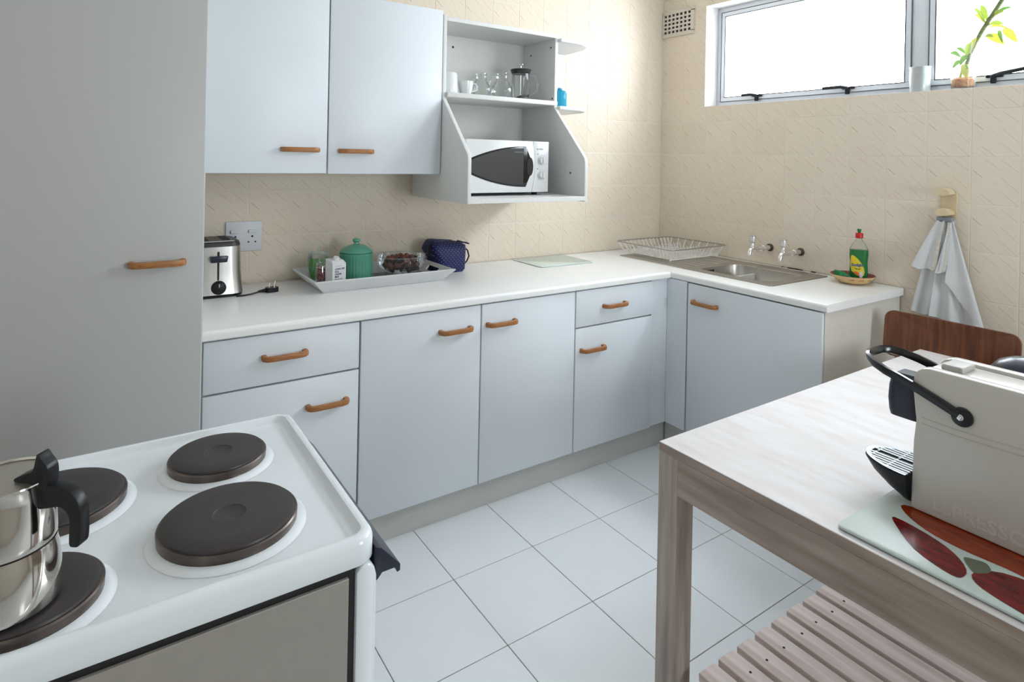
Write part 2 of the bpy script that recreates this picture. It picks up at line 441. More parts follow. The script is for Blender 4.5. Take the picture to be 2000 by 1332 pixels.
# air brick on the right wall next to the corner
vent = thing('air_vent', 'cream ceramic air brick with rows of square holes high beside the corner', 'vent', (0, -.128, 2.285))
mb = MB(); y0, y1, z0, z1 = -.262, -.004, 2.285, 2.456
iy0, iy1, iz0, iz1 = -.243, -.014, 2.305, 2.438
ny, nzv = 7, 5; py = (iy1-iy0)/ny; pz = (iz1-iz0)/nzv
for a, b_, c, d in ((y0, y1, z0, iz0+.004), (y0, y1, iz1-.004, z1), (y0, iy0+.005, iz0, iz1), (iy1-.005, y1, iz0, iz1)):
    mb.box(-.012, .0, a, b_, c, d)
for k in range(1, ny): mb.box(-.0115, .0, iy0+k*py-.0055, iy0+k*py+.0055, iz0, iz1)
for k in range(1, nzv): mb.box(-.011, .0, iy0, iy1, iz0+k*pz-.0058, iz0+k*pz+.0058)
part('grille', mb, mat('cream_ceramic', (.66, .60, .52, 1), .35), vent)
part('shade_backing', MB().box(-.002, -.0003, iy0, iy1, iz0, iz1), DARK, vent, label='dark sheet painted as the shade behind the grille')  # near-black sheet gives the holes their shade

# ------------------------------------------------------------------ cabinets
def dhandle(cx, y, z, ln=.15, axis='x', ny=1):
    """D-shaped wooden pull; y is the door face it stands on (it comes out towards -y, or -x for axis 'y')"""
    h = ln/2 - .008; d = .03
    path = [(-h, 0), (-h, -d*.55), (-h+.007, -d*.9), (-h+.02, -d)] + [(h-.02, -d), (h-.007, -d*.9), (h, -d*.55), (h, 0)]
    if axis == 'x': pts = [(cx+u, y+v, z) for u, v in path]
    else: pts = [(y+v, cx-u, z) for u, v in path]
    mb = MB(); pts = [Vector(p) for p in pts]; n = len(pts); rings = []
    for i, p in enumerate(pts):
        t = (pts[min(i+1, n-1)]-pts[max(i-1, 0)]).normalized(); a = Vector((0, 0, 1)); b_ = t.cross(a)
        hw, hh = (.0098, .0078) if 1 < i < n-2 else (.0098, .009)
        ring = []
        for k in range(12):
            an = 2*pi*(k+.5)/12; ca, sa = cos(an), sin(an)
            f = 1/ (abs(ca)**4+abs(sa)**4)**.25
            ring.append(p + b_*hh*ca*f + a*hw*sa*f)
        rings.append(ring)
    return mb.loft(rings)
DF = -.683
def slab(x0, x1, z0, z1, y=DF, t=.018, bev=.004): return MB().box(x0, x1, y, y+t, z0, z1, bev, 2)
def carcass(x0, x1, y0, y1, z0, z1): return MB().box(x0+.001, x1-.001, y0, y1, z0, z1)
GAP = .003
# base cabinet with drawer over door, left
c = thing('base_cabinet', 'white base cabinet with one drawer over a door, next to the tall cupboard', 'cabinet', (-2.577, -.35, .12), group=None)
part('body', carcass(-2.835, -2.317, DF+.02, -.02, .12, .866), CARC, c)
d = part('drawer', slab(-2.832, -2.319, .694, .862), WHITE, c); part('handle', dhandle(-2.582, DF, .786), OAK, d, label='wooden handle')
d = part('door', slab(-2.832, -2.319, .122, .688), WHITE, c); part('handle', dhandle(-2.434, DF, .590), OAK, d, label='wooden handle')
# double
c = thing('base_cabinet', 'wide white base cabinet with two full-height doors below the worktop', 'cabinet', (-1.805, -.35, .12))
part('body', carcass(-2.317, -1.296, DF+.02, -.02, .12, .866), CARC, c)
d = part('door', slab(-2.313, -1.803, .122, .862), WHITE, c); part('handle', dhandle(-1.923, DF, .776), OAK, d, label='wooden handle')
d = part('door', slab(-1.798, -1.298, .122, .862), WHITE, c); part('handle', dhandle(-1.704, DF, .777), OAK, d, label='wooden handle')
# drawer over door, right
c = thing('base_cabinet', 'white base cabinet with one drawer over a door, close to the corner', 'cabinet', (-1.04, -.35, .12))
part('body', carcass(-1.296, -.789, DF+.02, -.02, .12, .866), CARC, c)
d = part('drawer', slab(-1.292, -.790, .694, .862), WHITE, c); part('handle', dhandle(-1.056, DF, .777), OAK, d, label='wooden handle')
d = part('door', slab(-1.292, -.790, .122, .688), WHITE, c); part('handle', dhandle(-1.192, DF, .587), OAK, d, label='wooden handle')
# corner unit
c = thing('corner_cabinet', 'blind white corner cabinet of two plain filler panels meeting in the corner', 'cabinet', (-.40, -.35, .12))
part('body', MB().box(-.788, -.02, -.655, -.02, .12, .866), CARC, c)
part('filler_panel', MB().box(-.788, -.655, -.672, -.656, .122, .866, .001, 1), WHITE, c)
part('filler_panel', MB().box(-.672, -.655, -.798, -.673, .122, .866, .001, 1), WHITE, c)
# sink cabinet
c = thing('sink_cabinet', 'white single-door cabinet under the steel sink, beige end panel towards the table', 'cabinet', (-.34, -1.14, .12))
mb = MB(); mb.box(-.633, -.02, -1.47, -1.454, .12, .862); mb.box(-.633, -.02, -.82, -.804, .12, .862); mb.box(-.633, -.02, -1.454, -.82, .12, .136); mb.box(-.03, -.02, -1.454, -.82, .136, .862)
part('body', mb, CARC, c)
part('end_panel', MB().box(-.652, -.004, -1.490, -1.471, .0, .864, .001, 1), SIDEP, c, label='light beige end panel')
d = part('door', MB().box(-.671, -.653, -1.488, -.805, .122, .863, .004, 2), WHITE, c); part('handle', dhandle(-.912, -.671, .778, axis='y'), OAK, d, label='wooden handle')
single('kickboard', MB().box(-2.835, -.646, -.645, -.631, 0, .119, .001, 1), KICK, 'long grey kickboard under the back row of cabinets', 'kickboard', (-1.74, -.638, 0))
single('kickboard', MB().box(-.640, -.626, -1.468, -.640, 0, .119, .001, 1), KICK, 'short grey kickboard under the sink cabinet', 'kickboard', (-.633, -1.05, 0))
# worktops
def nose(x_front, zb=.8676, zt=.9, r=.014, n=5):
    """profile (u,z): u grows away from the room-side edge"""
    pts = [(0, zb+.004), (0, zt-r)]
    for k in range(1, n+1):
        a = pi/2*k/n; pts.append((r-r*cos(a), zt-r+r*sin(a)))
    return pts
mb = MB(); pf = [(u-.695, z) for u, z in nose(0)] + [(-.008, .9), (-.008, .8676), (-.690, .8676)]
mb.prism(pf, 'x', -2.838, -.6712)
single('worktop', mb, TOPW, 'long white worktop along the back wall with a rounded front edge', 'worktop', (-1.75, -.35, .8676))
mb = MB()
HX0, HX1, SY0, SY1 = -.50, -.09, -1.15, -.66
for yy0, yy1, u1 in ((-1.506, SY0, -.008), (SY1, -.008, -.008), (SY0, SY1, HX0)):
    pf = [(u-.671, z) for u, z in nose(0)] + [(u1, .9), (u1, .8676), (-.666, .8676)]
    mb.prism(pf, 'y', yy0, yy1)
mb.box(HX1, -.008, SY0, SY1, .8676, .9)
single('worktop', mb, TOPW, 'short white worktop by the window wall that holds the steel sink', 'worktop', (-.34, -.76, .8676))

# tall cupboard
TX = -2.843
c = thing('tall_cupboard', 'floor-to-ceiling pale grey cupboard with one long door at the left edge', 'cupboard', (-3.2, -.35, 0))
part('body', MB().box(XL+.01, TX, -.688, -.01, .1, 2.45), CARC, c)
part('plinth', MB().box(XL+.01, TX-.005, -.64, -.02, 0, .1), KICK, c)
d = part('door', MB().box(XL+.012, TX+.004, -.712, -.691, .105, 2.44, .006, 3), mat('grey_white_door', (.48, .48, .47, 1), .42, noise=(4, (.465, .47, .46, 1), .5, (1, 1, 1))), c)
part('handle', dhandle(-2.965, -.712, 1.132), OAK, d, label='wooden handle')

# wall cabinet with two doors
c = thing('wall_cabinet', 'white wall cabinet with two doors hung above the toaster and tray', 'cabinet', (-2.31, -.15, 1.39))
part('body', carcass(-2.830, -1.815, -.30, -.01, 1.392, 2.14), CARC, c)
d = part('door', MB().box(-2.828, -2.339, -.320, -.302, 1.390, 2.142, .004, 2), WHITE, c); part('handle', dhandle(-2.448, -.32, 1.486), OAK, d, label='wooden handle')
d = part('door', MB().box(-2.334, -1.815, -.320, -.302, 1.388, 2.142, .004, 2), WHITE, c); part('handle', dhandle(-2.218, -.32, 1.484), OAK, d, label='wooden handle')

# open shelf unit that flares out around the microwave
c = thing('shelf_unit', 'white open wall shelf unit with flared sides holding the microwave', 'shelf', (-1.47, -.25, 1.27))
side = [(-.008, 2.125), (-.318, 2.125), (-.318, 1.742), (-.551, 1.492), (-.562, 1.478), (-.565, 1.46), (-.568, 1.268), (-.008, 1.268)]
part('side_panel', MB().prism(side, 'x', -1.812, -1.794, .0015), CARC, c)
part('side_panel', MB().prism([(u+(.006 if u < -.5 else .012 if u < -.1 else 0), z-.006) for u, z in side], 'x', -1.150, -1.132, .0015), CARC, c)
part('top_board', MB().box(-1.794, -1.150, -.318, -.01, 2.098, 2.118, .001, 1), CARC, c)
part('shelf_board', MB().box(-1.794, -1.150, -.335, -.01, 1.745, 1.768, .003, 2), CARC, c)
part('bottom_board', MB().box(-1.794, -1.150, -.566, -.01, 1.268, 1.289, .001, 1), CARC, c)
part('back_panel', MB().box(-1.794, -1.150, -.018, -.009, 1.289, 2.098), mat('back_panel', (.72, .71, .68, 1), .6), c)
mb = MB()
for x, z in ((-1.60, 2.04), ): mb.lathe([(.0, 0), (.006, 0), (.006, .001)], (x, -.019, z), 10, Matrix.Rotation(pi/2, 3, 'X'))
for y, z in ((-.09, 2.035), (-.27, 2.055), (-.29, 1.785), (-.45, 1.40)): mb.lathe([(.005, 0), (.005, .0012)], (-1.1502, y, z), 10, Matrix.Rotation(-pi/2, 3, 'Y'))
part('shelf_pin', mb, DARK, c, label='dark shelf pin holes', stuff=True)
# end shelf on its right side
c = thing('end_shelf', 'small white chamfered two-tier end shelf on the bright tiled wall', 'shelf', (-1.0, -.15, 1.735))
pl = [(-1.129, -.012), (-1.129, -.330), (-.985, -.325), (-.915, -.285), (-.865, -.20), (-.845, -.012)]
part('shelf_board', MB().prism(pl, 'z', 2.082, 2.100, .002), CARC, c)
part('shelf_board', MB().prism(pl, 'z', 1.728, 1.746, .002), CARC, c)
part('back_panel', MB().box(-1.129, -.87, -.020, -.009, 1.746, 2.082), CARC, c)
# ------------------------------------------------------------------ sink
ST2 = mat('satin_sink_steel', (.52, .50, .47, 1), .34, 1.0, noise=(30, (.45, .43, .40, 1), .7, (1, 8, 1)))
c = thing('sink', 'stainless steel inset sink with a drainer under the dish rack', 'sink', (-.30, -.68, .9))
X0, X1, Y0, Y1 = -.545, -.052, -1.178, -.185
bx0, bx1, by0, by1 = -.470, -.135, -1.115, -.695
rings = [rrect(X0, X1, Y0, Y1, .012, .9002), rrect(X0+.001, X1-.001, Y0+.001, Y1-.001, .012, .9045), rrect(X0+.012, X1-.012, Y0+.012, Y1-.012, .012, .9048),
         rrect(X0+.016, X1-.016, Y0+.016, Y1-.016, .012, .9028), rrect(bx0-.008, bx1+.008, by0-.008, by1+.008, .068, .9028), rrect(bx0, bx1, by0, by1, .06, .897),
         rrect(bx0+.012, bx1-.012, by0+.012, by1-.012, .055, .80), rrect(bx0+.04, bx1-.04, by0+.04, by1-.04, .04, .765), rrect(bx0+.14, bx1-.14, by0+.17, by1-.17, .02, .760)]
part('basin', MB().loft(rings, True, False, True), ST2, c, recalc=True)
mb = MB()
for k in range(7): mb.box(-.47+k*.055, -.455+k*.055, -.66, -.23, .9026, .9052, .0012, 1)
part('drainer_rib', mb, ST2, c, stuff=True)
mb = MB()
for k in range(4): mb.box(-.40+k*.018, -.39+k*.018, by1-.0085, by1-.0055, .865, .885)
part('overflow', mb, DARK, c, label='dark overflow slots')
part('drain', MB().lathe([(.0, .001), (.03, .001), (.034, .003), (.036, .0)], (-.30, -.905, .7605), 24), CHROME, c)

def tap(y, label):
    z = .998
    c = thing('tap', label, 'tap', (-.01, y, z), group=None)
    RX = Matrix.Rotation(-pi/2, 3, 'Y')
    part('flange', MB().lathe([(.0, -.001), (.021, -.001), (.021, .006), (.014, .010), (0, .010)], (-.0, y, z), 24, RX), mat('dark_tap_flange', (.10, .085, .07, 1), .4, .7), c, label='dark wall flange')
    mb = MB()
    mb.lathe([(.0135, .008), (.0135, .062), (.016, .064), (.016, .068), (.013, .07), (.013, .082), (.0165, .085), (.0165, .094), (.0125, .1), (.0125, .15)], (0, y, z), 20, RX)
    mb.tube([(-.145, y, z), (-.165, y, z+.003), (-.180, y, z-.002), (-.188, y, z-.014), (-.190, y, z-.034)], [.013, .0135, .012, .011, .0105], 14)
    mb.lathe([(.012, 0), (.012, .012), (.009, .018), (.009, .034)], (-.163, y, z+.002), 18)
    part('body', mb, CHROME, c)
    part('handle', MB().lathe([(.013, .034), (.0185, .039), (.0195, .046), (.0175, .069), (.012, .0705)], (-.163, y, z+.002), 12), mat('clear_tap_head', (.66, .64, .62, 1), .25, .25), c, label='pale clear plastic tap head')
    part('cap', MB().lathe([(.0175, .069), (.0185, .071), (.0185, .0745), (.015, .0765), (0, .0765)], (-.163, y, z+.002), 18), CHROME, c)
tap(-.817, 'chrome wall tap nearer the corner above the sink')
tap(-.997, 'chrome wall tap nearer the washing-up liquid above the sink')
# small dark marks of missing sealant behind the sink
mb = MB()
for y0, y1 in ((-.995, -.93), (-1.01, -1.0), (-.90, -.893), (-1.085, -1.06)): mb.box(-.012, -.0015, y0, y1, .901, .905, .001, 1)
single('sealant_gap', mb, DARK, 'dark broken bits of sealant on the ledge behind the sink', 'sealant', (-.007, -.99, .901))['kind'] = 'stuff'

# ------------------------------------------------------------------ dish rack
WIRE = mat('white_coated_wire', (.84, .82, .78, 1), .35)
WIRED = mat('steel_wire', (.42, .40, .37, 1), .35, .8)
c = thing('dish_rack', 'empty wire dish rack standing on the sink drainer in the corner', 'dish rack', (-.26, -.33, .905))
tx0, tx1, ty0, ty1, tz = -.495, -.015, -.545, -.105, .975
gx0, gx1, gy0, gy1, gz = -.46, -.055, -.505, -.145, .918
mb = MB(); mb.tube([p for p in rrect(tx0, tx1, ty0, ty1, .025, tz, 4)], .0034, 6, closed=True)
part('rim', mb, WIRED, c, label='thin steel rim wire')
mb = MB()
def lerp(a, b, t): return a+(b-a)*t
n = 13
for k in range(n+1):
    t = k/n; x = lerp(gx0, gx1, t); xt = lerp(tx0+.02, tx1-.02, t)
    mb.tube([(xt, ty0, tz), (x, gy0, gz), (x, gy1, gz), (xt, ty1, tz)], .0031, 6)
for k in range(8):
    t = k/7; y = lerp(gy0, gy1, t); yt = lerp(ty0+.02, ty1-.02, t)
    mb.tube([(tx0, yt, tz), (gx0, y, gz-.003), (gx1, y, gz-.003), (tx1, yt, tz)], .0031, 6)
part('basket_wires', mb, WIRE, c, stuff=True)
mb = MB()
for y in (-.40, -.25):
    for k in range(14):
        x = gx0+.02+k*.027
        mb.tube([(x, y-.012, gz), (x, y-.006, gz+.035), (x, y, gz+.042), (x, y+.006, gz+.035), (x, y+.012, gz)], .0026, 5)
part('plate_loops', mb, WIRE, c, stuff=True)
for x, y in ((gx0, gy0), (gx1, gy0), (gx0, gy1), (gx1, gy1)):
    part('foot', MB().tube([(x-.008, y, gz+.01), (x-.003, y, .9095), (x+.003, y, .9095), (x+.008, y, gz+.01)], .0035, 8), WIRE, c)

# ------------------------------------------------------------------ soap dish bowl, bottle, sponge
bc = Vector((-.105, -1.322, .9))
def bowl_r(z): return .052 + .045*((z)/.042)**.75
c = thing('bowl', 'small yellow bowl with a brown inside, holding the sponge and green bottle', 'bowl', tuple(bc))
prof = [(0, .001), (.045, .001), (.052, .004)] + [(bowl_r(z), z) for z in (.008, .015, .022, .03, .038, .042)]
outer = MB().lathe(prof, bc, 40, cap=False)
part('shell', outer, mat('yellow_glaze', S(222, 190, 138), .35, noise=(20, S(205, 170, 118), .5, (1, 1, 1))), c)
prof = [(bowl_r(.042), .042), (bowl_r(.042)-.001, .0435), (bowl_r(.042)-.004, .042), (bowl_r(.03)-.004, .03), (bowl_r(.015)-.004, .016), (.045, .008), (0, .008)]
part('inner_glaze', MB().lathe(prof, bc, 40, cap=False), mat('brown_glaze', S(124, 62, 46), .4), c, label='brown glazed inside and rim')
mb = MB()
for a in (205, 232, 262, 290):
    for du, dv, rr in ((-.007, 0, .006), (.004, .0015, .0075)):
        ca = radians(a) + du/.08; z = .026+dv
        pts = []
        for k in range(10):
            aa = 2*pi*k/10; zz = z+rr*.35*sin(aa); an = ca + rr*cos(aa)/bowl_r(zz)
            pts.append(Vector((cos(an)*(bowl_r(zz)+.0006), sin(an)*(bowl_r(zz)+.0006), zz)) + bc)
        vs = [mb.bm.verts.new(p) for p in pts]; mb.bm.faces.new(vs)
part('painted_mark', mb, mat('brown_paint', S(170, 96, 62), .5), c, label='brown brush marks', recalc=False)

sp = MB(); sp.prism([(-.030, 0), (.038, 0), (.038, .010), (-.004, .040), (-.034, .046)], 'y', -.024, .024, .005)
single('sponge', sp, mat('green_sponge', S(46, 140, 84), .9, noise=(90, S(36, 118, 68), .8, (1, 1, 1)), bump=(160, .5, (1, 1, 1))), 'green wedge-shaped sponge lying in the yellow bowl', 'sponge', (-.143, -1.297, .916), rotz=radians(-34), local=True)

# washing-up bottle: local coords, front faces local -y
VA = math.atan2(-.095-CAM_C.x, -1.345-CAM_C.y)       # bearing from the camera
bl = Vector((-.090, -1.342, .9085))
c = thing('washing_up_bottle', 'clear bottle of green washing-up liquid with yellow label and red cap', 'bottle', tuple(bl), rotz=-VA+radians(8), local=True)
def bw(z):   # half width
    P = [(0, .035), (.006, .039), (.05, .0395), (.095, .0375), (.13, .041), (.155, .040), (.178, .031), (.193, .019), (.203, .0125), (.217, .012)]
    for (a, p), (b, q) in zip(P, P[1:]):
        if a <= z <= b: t = (z-a)/(b-a); t = t*t*(3-2*t); return p+(q-p)*t
    return P[-1][1]
def bd(z): return min(bw(z)*.62, .0205) if z < .17 else max(min(bw(z), .0205), .011) if z < .2 else bw(z)
def bring(z, s=0, n=28):
    return [((bw(z)-s)*abs(cos(a))**.8*(1 if cos(a) > 0 else -1), (bd(z)-s)*abs(sin(a))**.8*(1 if sin(a) > 0 else -1), z) for a in [2*pi*k/n for k in range(n)]]
zs = [0, .003, .008, .02, .04, .06, .08, .1, .115, .13, .145, .155, .165, .175, .183, .19, .196, .203, .217]
part('bottle_body', MB().loft([bring(z) for z in zs], True, True, False), thin_glass('clear_plastic', (.95, .97, .95, 1), .2, .08), c)
part('liquid', MB().loft([bring(max(z, .002), .0012) for z in zs if z <= .156]), mat('green_liquid', S(14, 128, 58), .18, coat=.4, noise=(3, S(8, 105, 45), .6, (1, 1, 1))), c, label='green liquid')
part('cap', MB().lathe([(.0145, .210), (.017, .212), (.017, .231), (.0155, .234), (.007, .234), (.007, .236)], (0, 0, 0), 24), mat('red_plastic', S(196, 22, 22), .35), c, label='red screw cap')
part('spout', MB().lathe([(.005, .234), (.006, .238), (.0095, .251), (.009, .254), (.003, .2545), (0, .2545)], (0, 0, 0), 20), mat('green_plastic', S(20, 120, 56), .4), c, label='green push-pull spout')
def bsurf(u, z, off=.0008):
    q = max(-1, min(1, u/(bw(z)+1e-9))); cu = abs(q)**(1/.8); sn = sqrt(max(0, 1-cu*cu))
    return (u*1.01, -(bd(z))*sn**.8 - off, z)
def label_patch(bound, n=7, off=.0008, cen=None):
    mb = MB(); cx = sum(p[0] for p in bound)/len(bound) if cen is None else cen[0]; cz = sum(p[1] for p in bound)/len(bound) if cen is None else cen[1]
    prev = None
    for k in range(1, n+1):
        t = k/n; ring = [mb.bm.verts.new(bsurf(cx+(x-cx)*t, cz+(z-cz)*t, off)) for x, z in bound]
        if prev is None:
            ce = mb.bm.verts.new(bsurf(cx, cz, off))
            for i in range(len(ring)): mb.bm.faces.new((ce, ring[i], ring[(i+1) % len(ring)]))
        else:
            for i in range(len(ring)): mb.bm.faces.new((prev[i], ring[i], ring[(i+1) % len(ring)], prev[(i+1) % len(ring)]))
        prev = ring
    return mb
leaf = [(-.035, .122), (-.030, .130), (-.018, .123), (-.005, .110), (.010, .090), (.019, .070), (.022, .050), (.019, .034), (.010, .029), (-.004, .033), (-.018, .041), (-.031, .052), (-.0362, .075), (-.0355, .10)]
yl = mat('yellow_label', S(226, 206, 40), .4, noise=(20, S(214, 180, 20), .6, (1, 1, 1)))
part('label', label_patch(leaf), yl, c, label='yellow leaf-shaped front label', recalc=False)
part('label_patch', label_patch([(-.030, .050), (-.017, .039), (-.004, .031), (.004, .034), (-.002, .046), (-.014, .053)], 4, .0012), mat('orange_print', S(216, 112, 48), .5), c, label='orange fruit print', recalc=False)
part('label_patch', label_patch([(.014, .052), (.0145, .036), (.012, .018), (.006, .010), (.001, .028), (.0, .045), (.008, .054)], 4, .0014), mat('white_label', S(222, 222, 226), .5), c, label='white flower print', recalc=False)
t = text_mb('Sunlight', .0185, .0001, 'CENTER', bold=.0006)
for v in t.bm.verts: v.co = Vector(bsurf(-.0085+v.co.x*.80, .077+v.co.y, .0018+v.co.z))
part('lettering', t, mat('blue_ink', S(24, 84, 150), .5), c, label='blue lettering', smooth=False)
mb = label_patch([(-.024, .069), (-.012, .064), (.0, .064), (.009, .068), (.0, .0615), (-.012, .0615)], 3, .0016)
part('label_swoosh', mb, mat('dark_green_ink', S(30, 70, 60), .5), c, label='dark swoosh under the lettering', recalc=False)

# ------------------------------------------------------------------ towel and hook
c = thing('towel_hook', 'cream plastic double hook on the window wall above the chair', 'hook', (0, -1.676, 1.23))
HK = mat('cream_plastic', S(214, 196, 158), .45)
mb = MB(); mb.box(-.006, -.0005, -1.712, -1.652, 1.238, 1.352, .002, 1)
part('backplate', mb, HK, c)
for z in (1.350, 1.262):
    mb = MB(); mb.loft([[(x, -1.676+sc*.030*cos(a), z+sc*.027*sin(a)*(1.0 if sin(a) > 0 else .3)) for a in [2*pi*k/20 for k in range(20)]] for x, sc in ((-.006, .92), (-.02, .97), (-.062, 1.0), (-.068, .93))])
    part('peg', mb, HK, c)
part('clip', MB().box(-.040, -.008, -1.705, -1.645, 1.228, 1.248, .003, 1), mat('grey_clip', (.25, .27, .3, 1), .4), c, label='grey clip under the lower peg')
CLOTH = mat('white_cotton', (.70, .715, .72, 1), .9, bump=(260, .25, (1, 1, 1)), noise=(14, (.64, .66, .66, 1), .6, (1, 1, 1)))
CHECK = mat('beige_check_band', (.60, .56, .49, 1), .9, noise=(120, (.72, .69, .63, 1), .9, (.2, .2, 1)))
def sheet(fn, nu, nv, th=.002):
    mb = MB(); F = [[mb.bm.verts.new(fn(i/nu, j/nv, 0)) for i in range(nu+1)] for j in range(nv+1)]
    B = [[mb.bm.verts.new(fn(i/nu, j/nv, th)) for i in range(nu+1)] for j in range(nv+1)]
    for j in range(nv):
        for i in range(nu):
            mb.bm.faces.new((F[j][i], F[j][i+1], F[j+1][i+1], F[j+1][i])); mb.bm.faces.new((B[j][i], B[j+1][i], B[j+1][i+1], B[j][i+1]))
    for i in range(nu):
        mb.bm.faces.new((F[0][i+1], F[0][i], B[0][i], B[0][i+1])); mb.bm.faces.new((F[nv][i], F[nv][i+1], B[nv][i+1], B[nv][i]))
    for j in range(nv):
        mb.bm.faces.new((F[j][0], F[j+1][0], B[j+1][0], B[j][0])); mb.bm.faces.new((F[j+1][nu], F[j][nu], B[j][nu], B[j+1][nu]))
    return mb
tw = thing('tea_towel', 'white tea towel with beige woven edges hanging from the cream hook', 'towel', (-.03, -1.68, .79))
def flap(yt0, yt1, yb0, yb1, zt, zb0, zb1, x0, amp, fr, ph, curve=0):
    """yt/yb: y at left (toward corner) and right side; hangs from zt down to zb"""
    def fn(u, v, t):
        y = lerp(lerp(yt0, yt1, u), lerp(yb0, yb1, u), v**(.8 if curve == 0 else curve)); z = lerp(zt, lerp(zb0, zb1, u), v)
        x = x0 - .006*v - amp*(.3+v)*(.5+.5*sin(fr*2*pi*u+ph+v*.8)) 
        return (x - t, y, z + .004*sin(9*u+v))
    return fn
mb = sheet(flap(-1.652, -1.708, -1.545, -1.645, 1.232, .805, .80, -.006, .012, 1.5, .4, .75), 26, 26)
part('back_layer', mb, CLOTH, tw)
mb = sheet(flap(-1.668, -1.705, -1.625, -1.832, 1.230, .80, .775, -.020, .016, 2.2, 1.6, 1.0), 36, 30)
part('right_layer', mb, CLOTH, tw)
mb = sheet(flap(-1.650, -1.680, -1.556, -1.640, 1.228, 1.012, 1.010, -.042, .010, .8, .2, .9), 18, 14)
part('left_flap', mb, CLOTH, tw)
mb = sheet(flap(-1.6775, -1.684, -1.640, -1.656, 1.226, 1.0095, 1.010, -.054, .002, .3, .2, .9), 4, 14)
part('woven_band', mb, CHECK, tw, label='beige woven border')
mb = sheet(flap(-1.697, -1.705, -1.655, -1.692, 1.222, .998, 1.014, -.050, .010, .6, 1.0, 1.3), 12, 14)
part('middle_flap', mb, CLOTH, tw)
mb = sheet(flap(-1.703, -1.709, -1.683, -1.697, 1.222, 1.010, 1.016, -.0645, .002, .3, .2, 1.3), 4, 14)
part('woven_band', mb, CHECK, tw, label='beige woven border')
mb = sheet(flap(-1.703, -1.712, -1.690, -1.832, 1.224, .96, .782, -.040, .012, .8, 2.4, 1.05), 18, 26)
part('right_flap', mb, CLOTH, tw)

# ------------------------------------------------------------------ chair
WAL = mat('walnut_plywood', S(128, 76, 48), .4, noise=(9, S(82, 44, 28), .9, (1, 7, .5)), bump=(60, .05, (1, 8, .4)))
TUBE = mat('chair_tube_steel', (.35, .35, .36, 1), .3, 1.0)
c = thing('chair', 'chair with a curved dark plywood back against the window wall', 'chair', (-.47, -1.78, 0))
def ply(y0, y1, z0, z1, xf, th=.010, r=.03, n=30):
    """rounded curved panel lying in the yz plane, xf(y,z)"""
    out = rrect(y0, y1, z0, z1, r, 0, 6)
    mb = MB(); cy, cz = (y0+y1)/2, (z0+z1)/2
    def side(off):
        prev = None; rg = []
        for k in range(8, 0, -1):
            t = k/8; rg.append([(xf(cy+(p[0]-cy)*t, cz+(p[1]-cz)*t)+off, cy+(p[0]-cy)*t, cz+(p[1]-cz)*t) for p in out])
        return rg
    f = side(0); b = side(th)
    mb.loft(f[::-1] + b, True, True, True)
    return mb
def backx(y, z): return -.285 + .20*(z-.76)*.5 + .030*(1-((y+1.785)/.24)**2)
part('backrest', ply(-2.022, -1.548, .655, .845, backx, .011, .035), WAL, c, label='curved dark brown plywood backrest')
part('seat', MB().box(-.69, -.32, -1.99, -1.58, .445, .458, .005, 2), WAL, c)
for y in (-1.60, -1.97):
    part('leg', MB().tube([(-.24, y, .001), (-.30, y, .20), (-.335, y, .43), (-.30, y, .50), (-.262, y, .70), (-.245, y, .80)], .011, 10), TUBE, c)
    part('leg', MB().tube([(-.70, y, .001), (-.675, y, .25), (-.66, y, .435)], .011, 10), TUBE, c)
mb = MB()
for y in (-1.60, -1.97): mb.tube([(-.665, y, .433), (-.33, y, .433)], .010, 8)
mb.tube([(-.64, -1.60, .433), (-.64, -1.97, .433)], .010, 8); mb.tube([(-.335, -1.60, .433), (-.335, -1.97, .433)], .010, 8)
part('seat_frame', mb, TUBE, c)

# ------------------------------------------------------------------ table
def wood(name, c1, c2, st, sc=7, amt=.8):
    return mat(name, c1, .55, noise=(sc, c2, amt, st), bump=(sc*3, .15, st))
WT_LIT_TOP = wood('whitewashed_lit_top', (.74, .72, .72, 1), (.66, .61, .60, 1), (4, .9, 1), 7, .9)  # whiter than the edges: window light on the top is in the colour
WY = wood('whitewashed_wood_y', S(172, 155, 143), S(124, 106, 94), (7, .6, 7), 5)
WX = wood('whitewashed_wood_x', S(176, 160, 148), S(128, 110, 98), (.6, 7, 7), 5)
WZ = wood('whitewashed_wood_z', S(184, 170, 160), S(132, 118, 108), (7, 7, .6), 5)
tx0, tx1, ty1, ty0 = -1.912, -.430, -1.748, -2.66
LGX = -.86
c = thing('table', 'large whitewashed wooden table with a slatted lower shelf', 'table', ((tx0+tx1)/2, (ty0+ty1)/2, 0))
tt = part('tabletop', MB().box(tx0, tx1, ty0, ty1, .728, .75, .0012, 1), [WT_LIT_TOP, WY], c)
for p in tt.data.polygons:
    if abs(p.normal.z) < .5: p.material_index = 1  # edge faces take the darker apron wood, without the painted light
lw = .062
for x, y in ((tx0, ty1-lw), (LGX, ty1-lw), (tx0, ty0), (LGX, ty0)):
    part('leg', MB().box(x, x+lw, y, y+lw, 0, .7275, .0015, 1), WZ, c)
part('apron', MB().box(tx0, tx0+.028, ty0+lw, ty1-lw, .637, .7275, .0008, 1), WY, c)
part('apron', MB().box(tx1-.028, tx1, ty0+.03, ty1-.03, .637, .7275, .0008, 1), WY, c)
part('apron', MB().box(LGX+lw, tx1, ty1-.028, ty1, .637, .7275, .0008, 1), WX, c)
part('apron', MB().box(LGX+lw, tx1, ty0, ty0+.028, .637, .7275, .0008, 1), WX, c)
for y in (-1.915, -2.55): part('shelf_rail', MB().box(tx0+.01, LGX+lw-.01, y-.02, y+.02, .150, .179, .0015, 1), WX, c)
for x in (tx0+.012, LGX+.02): part('shelf_rail', MB().box(x, x+.03, ty0+lw, ty1-lw, .115, .150, .0015, 1), WY, c)
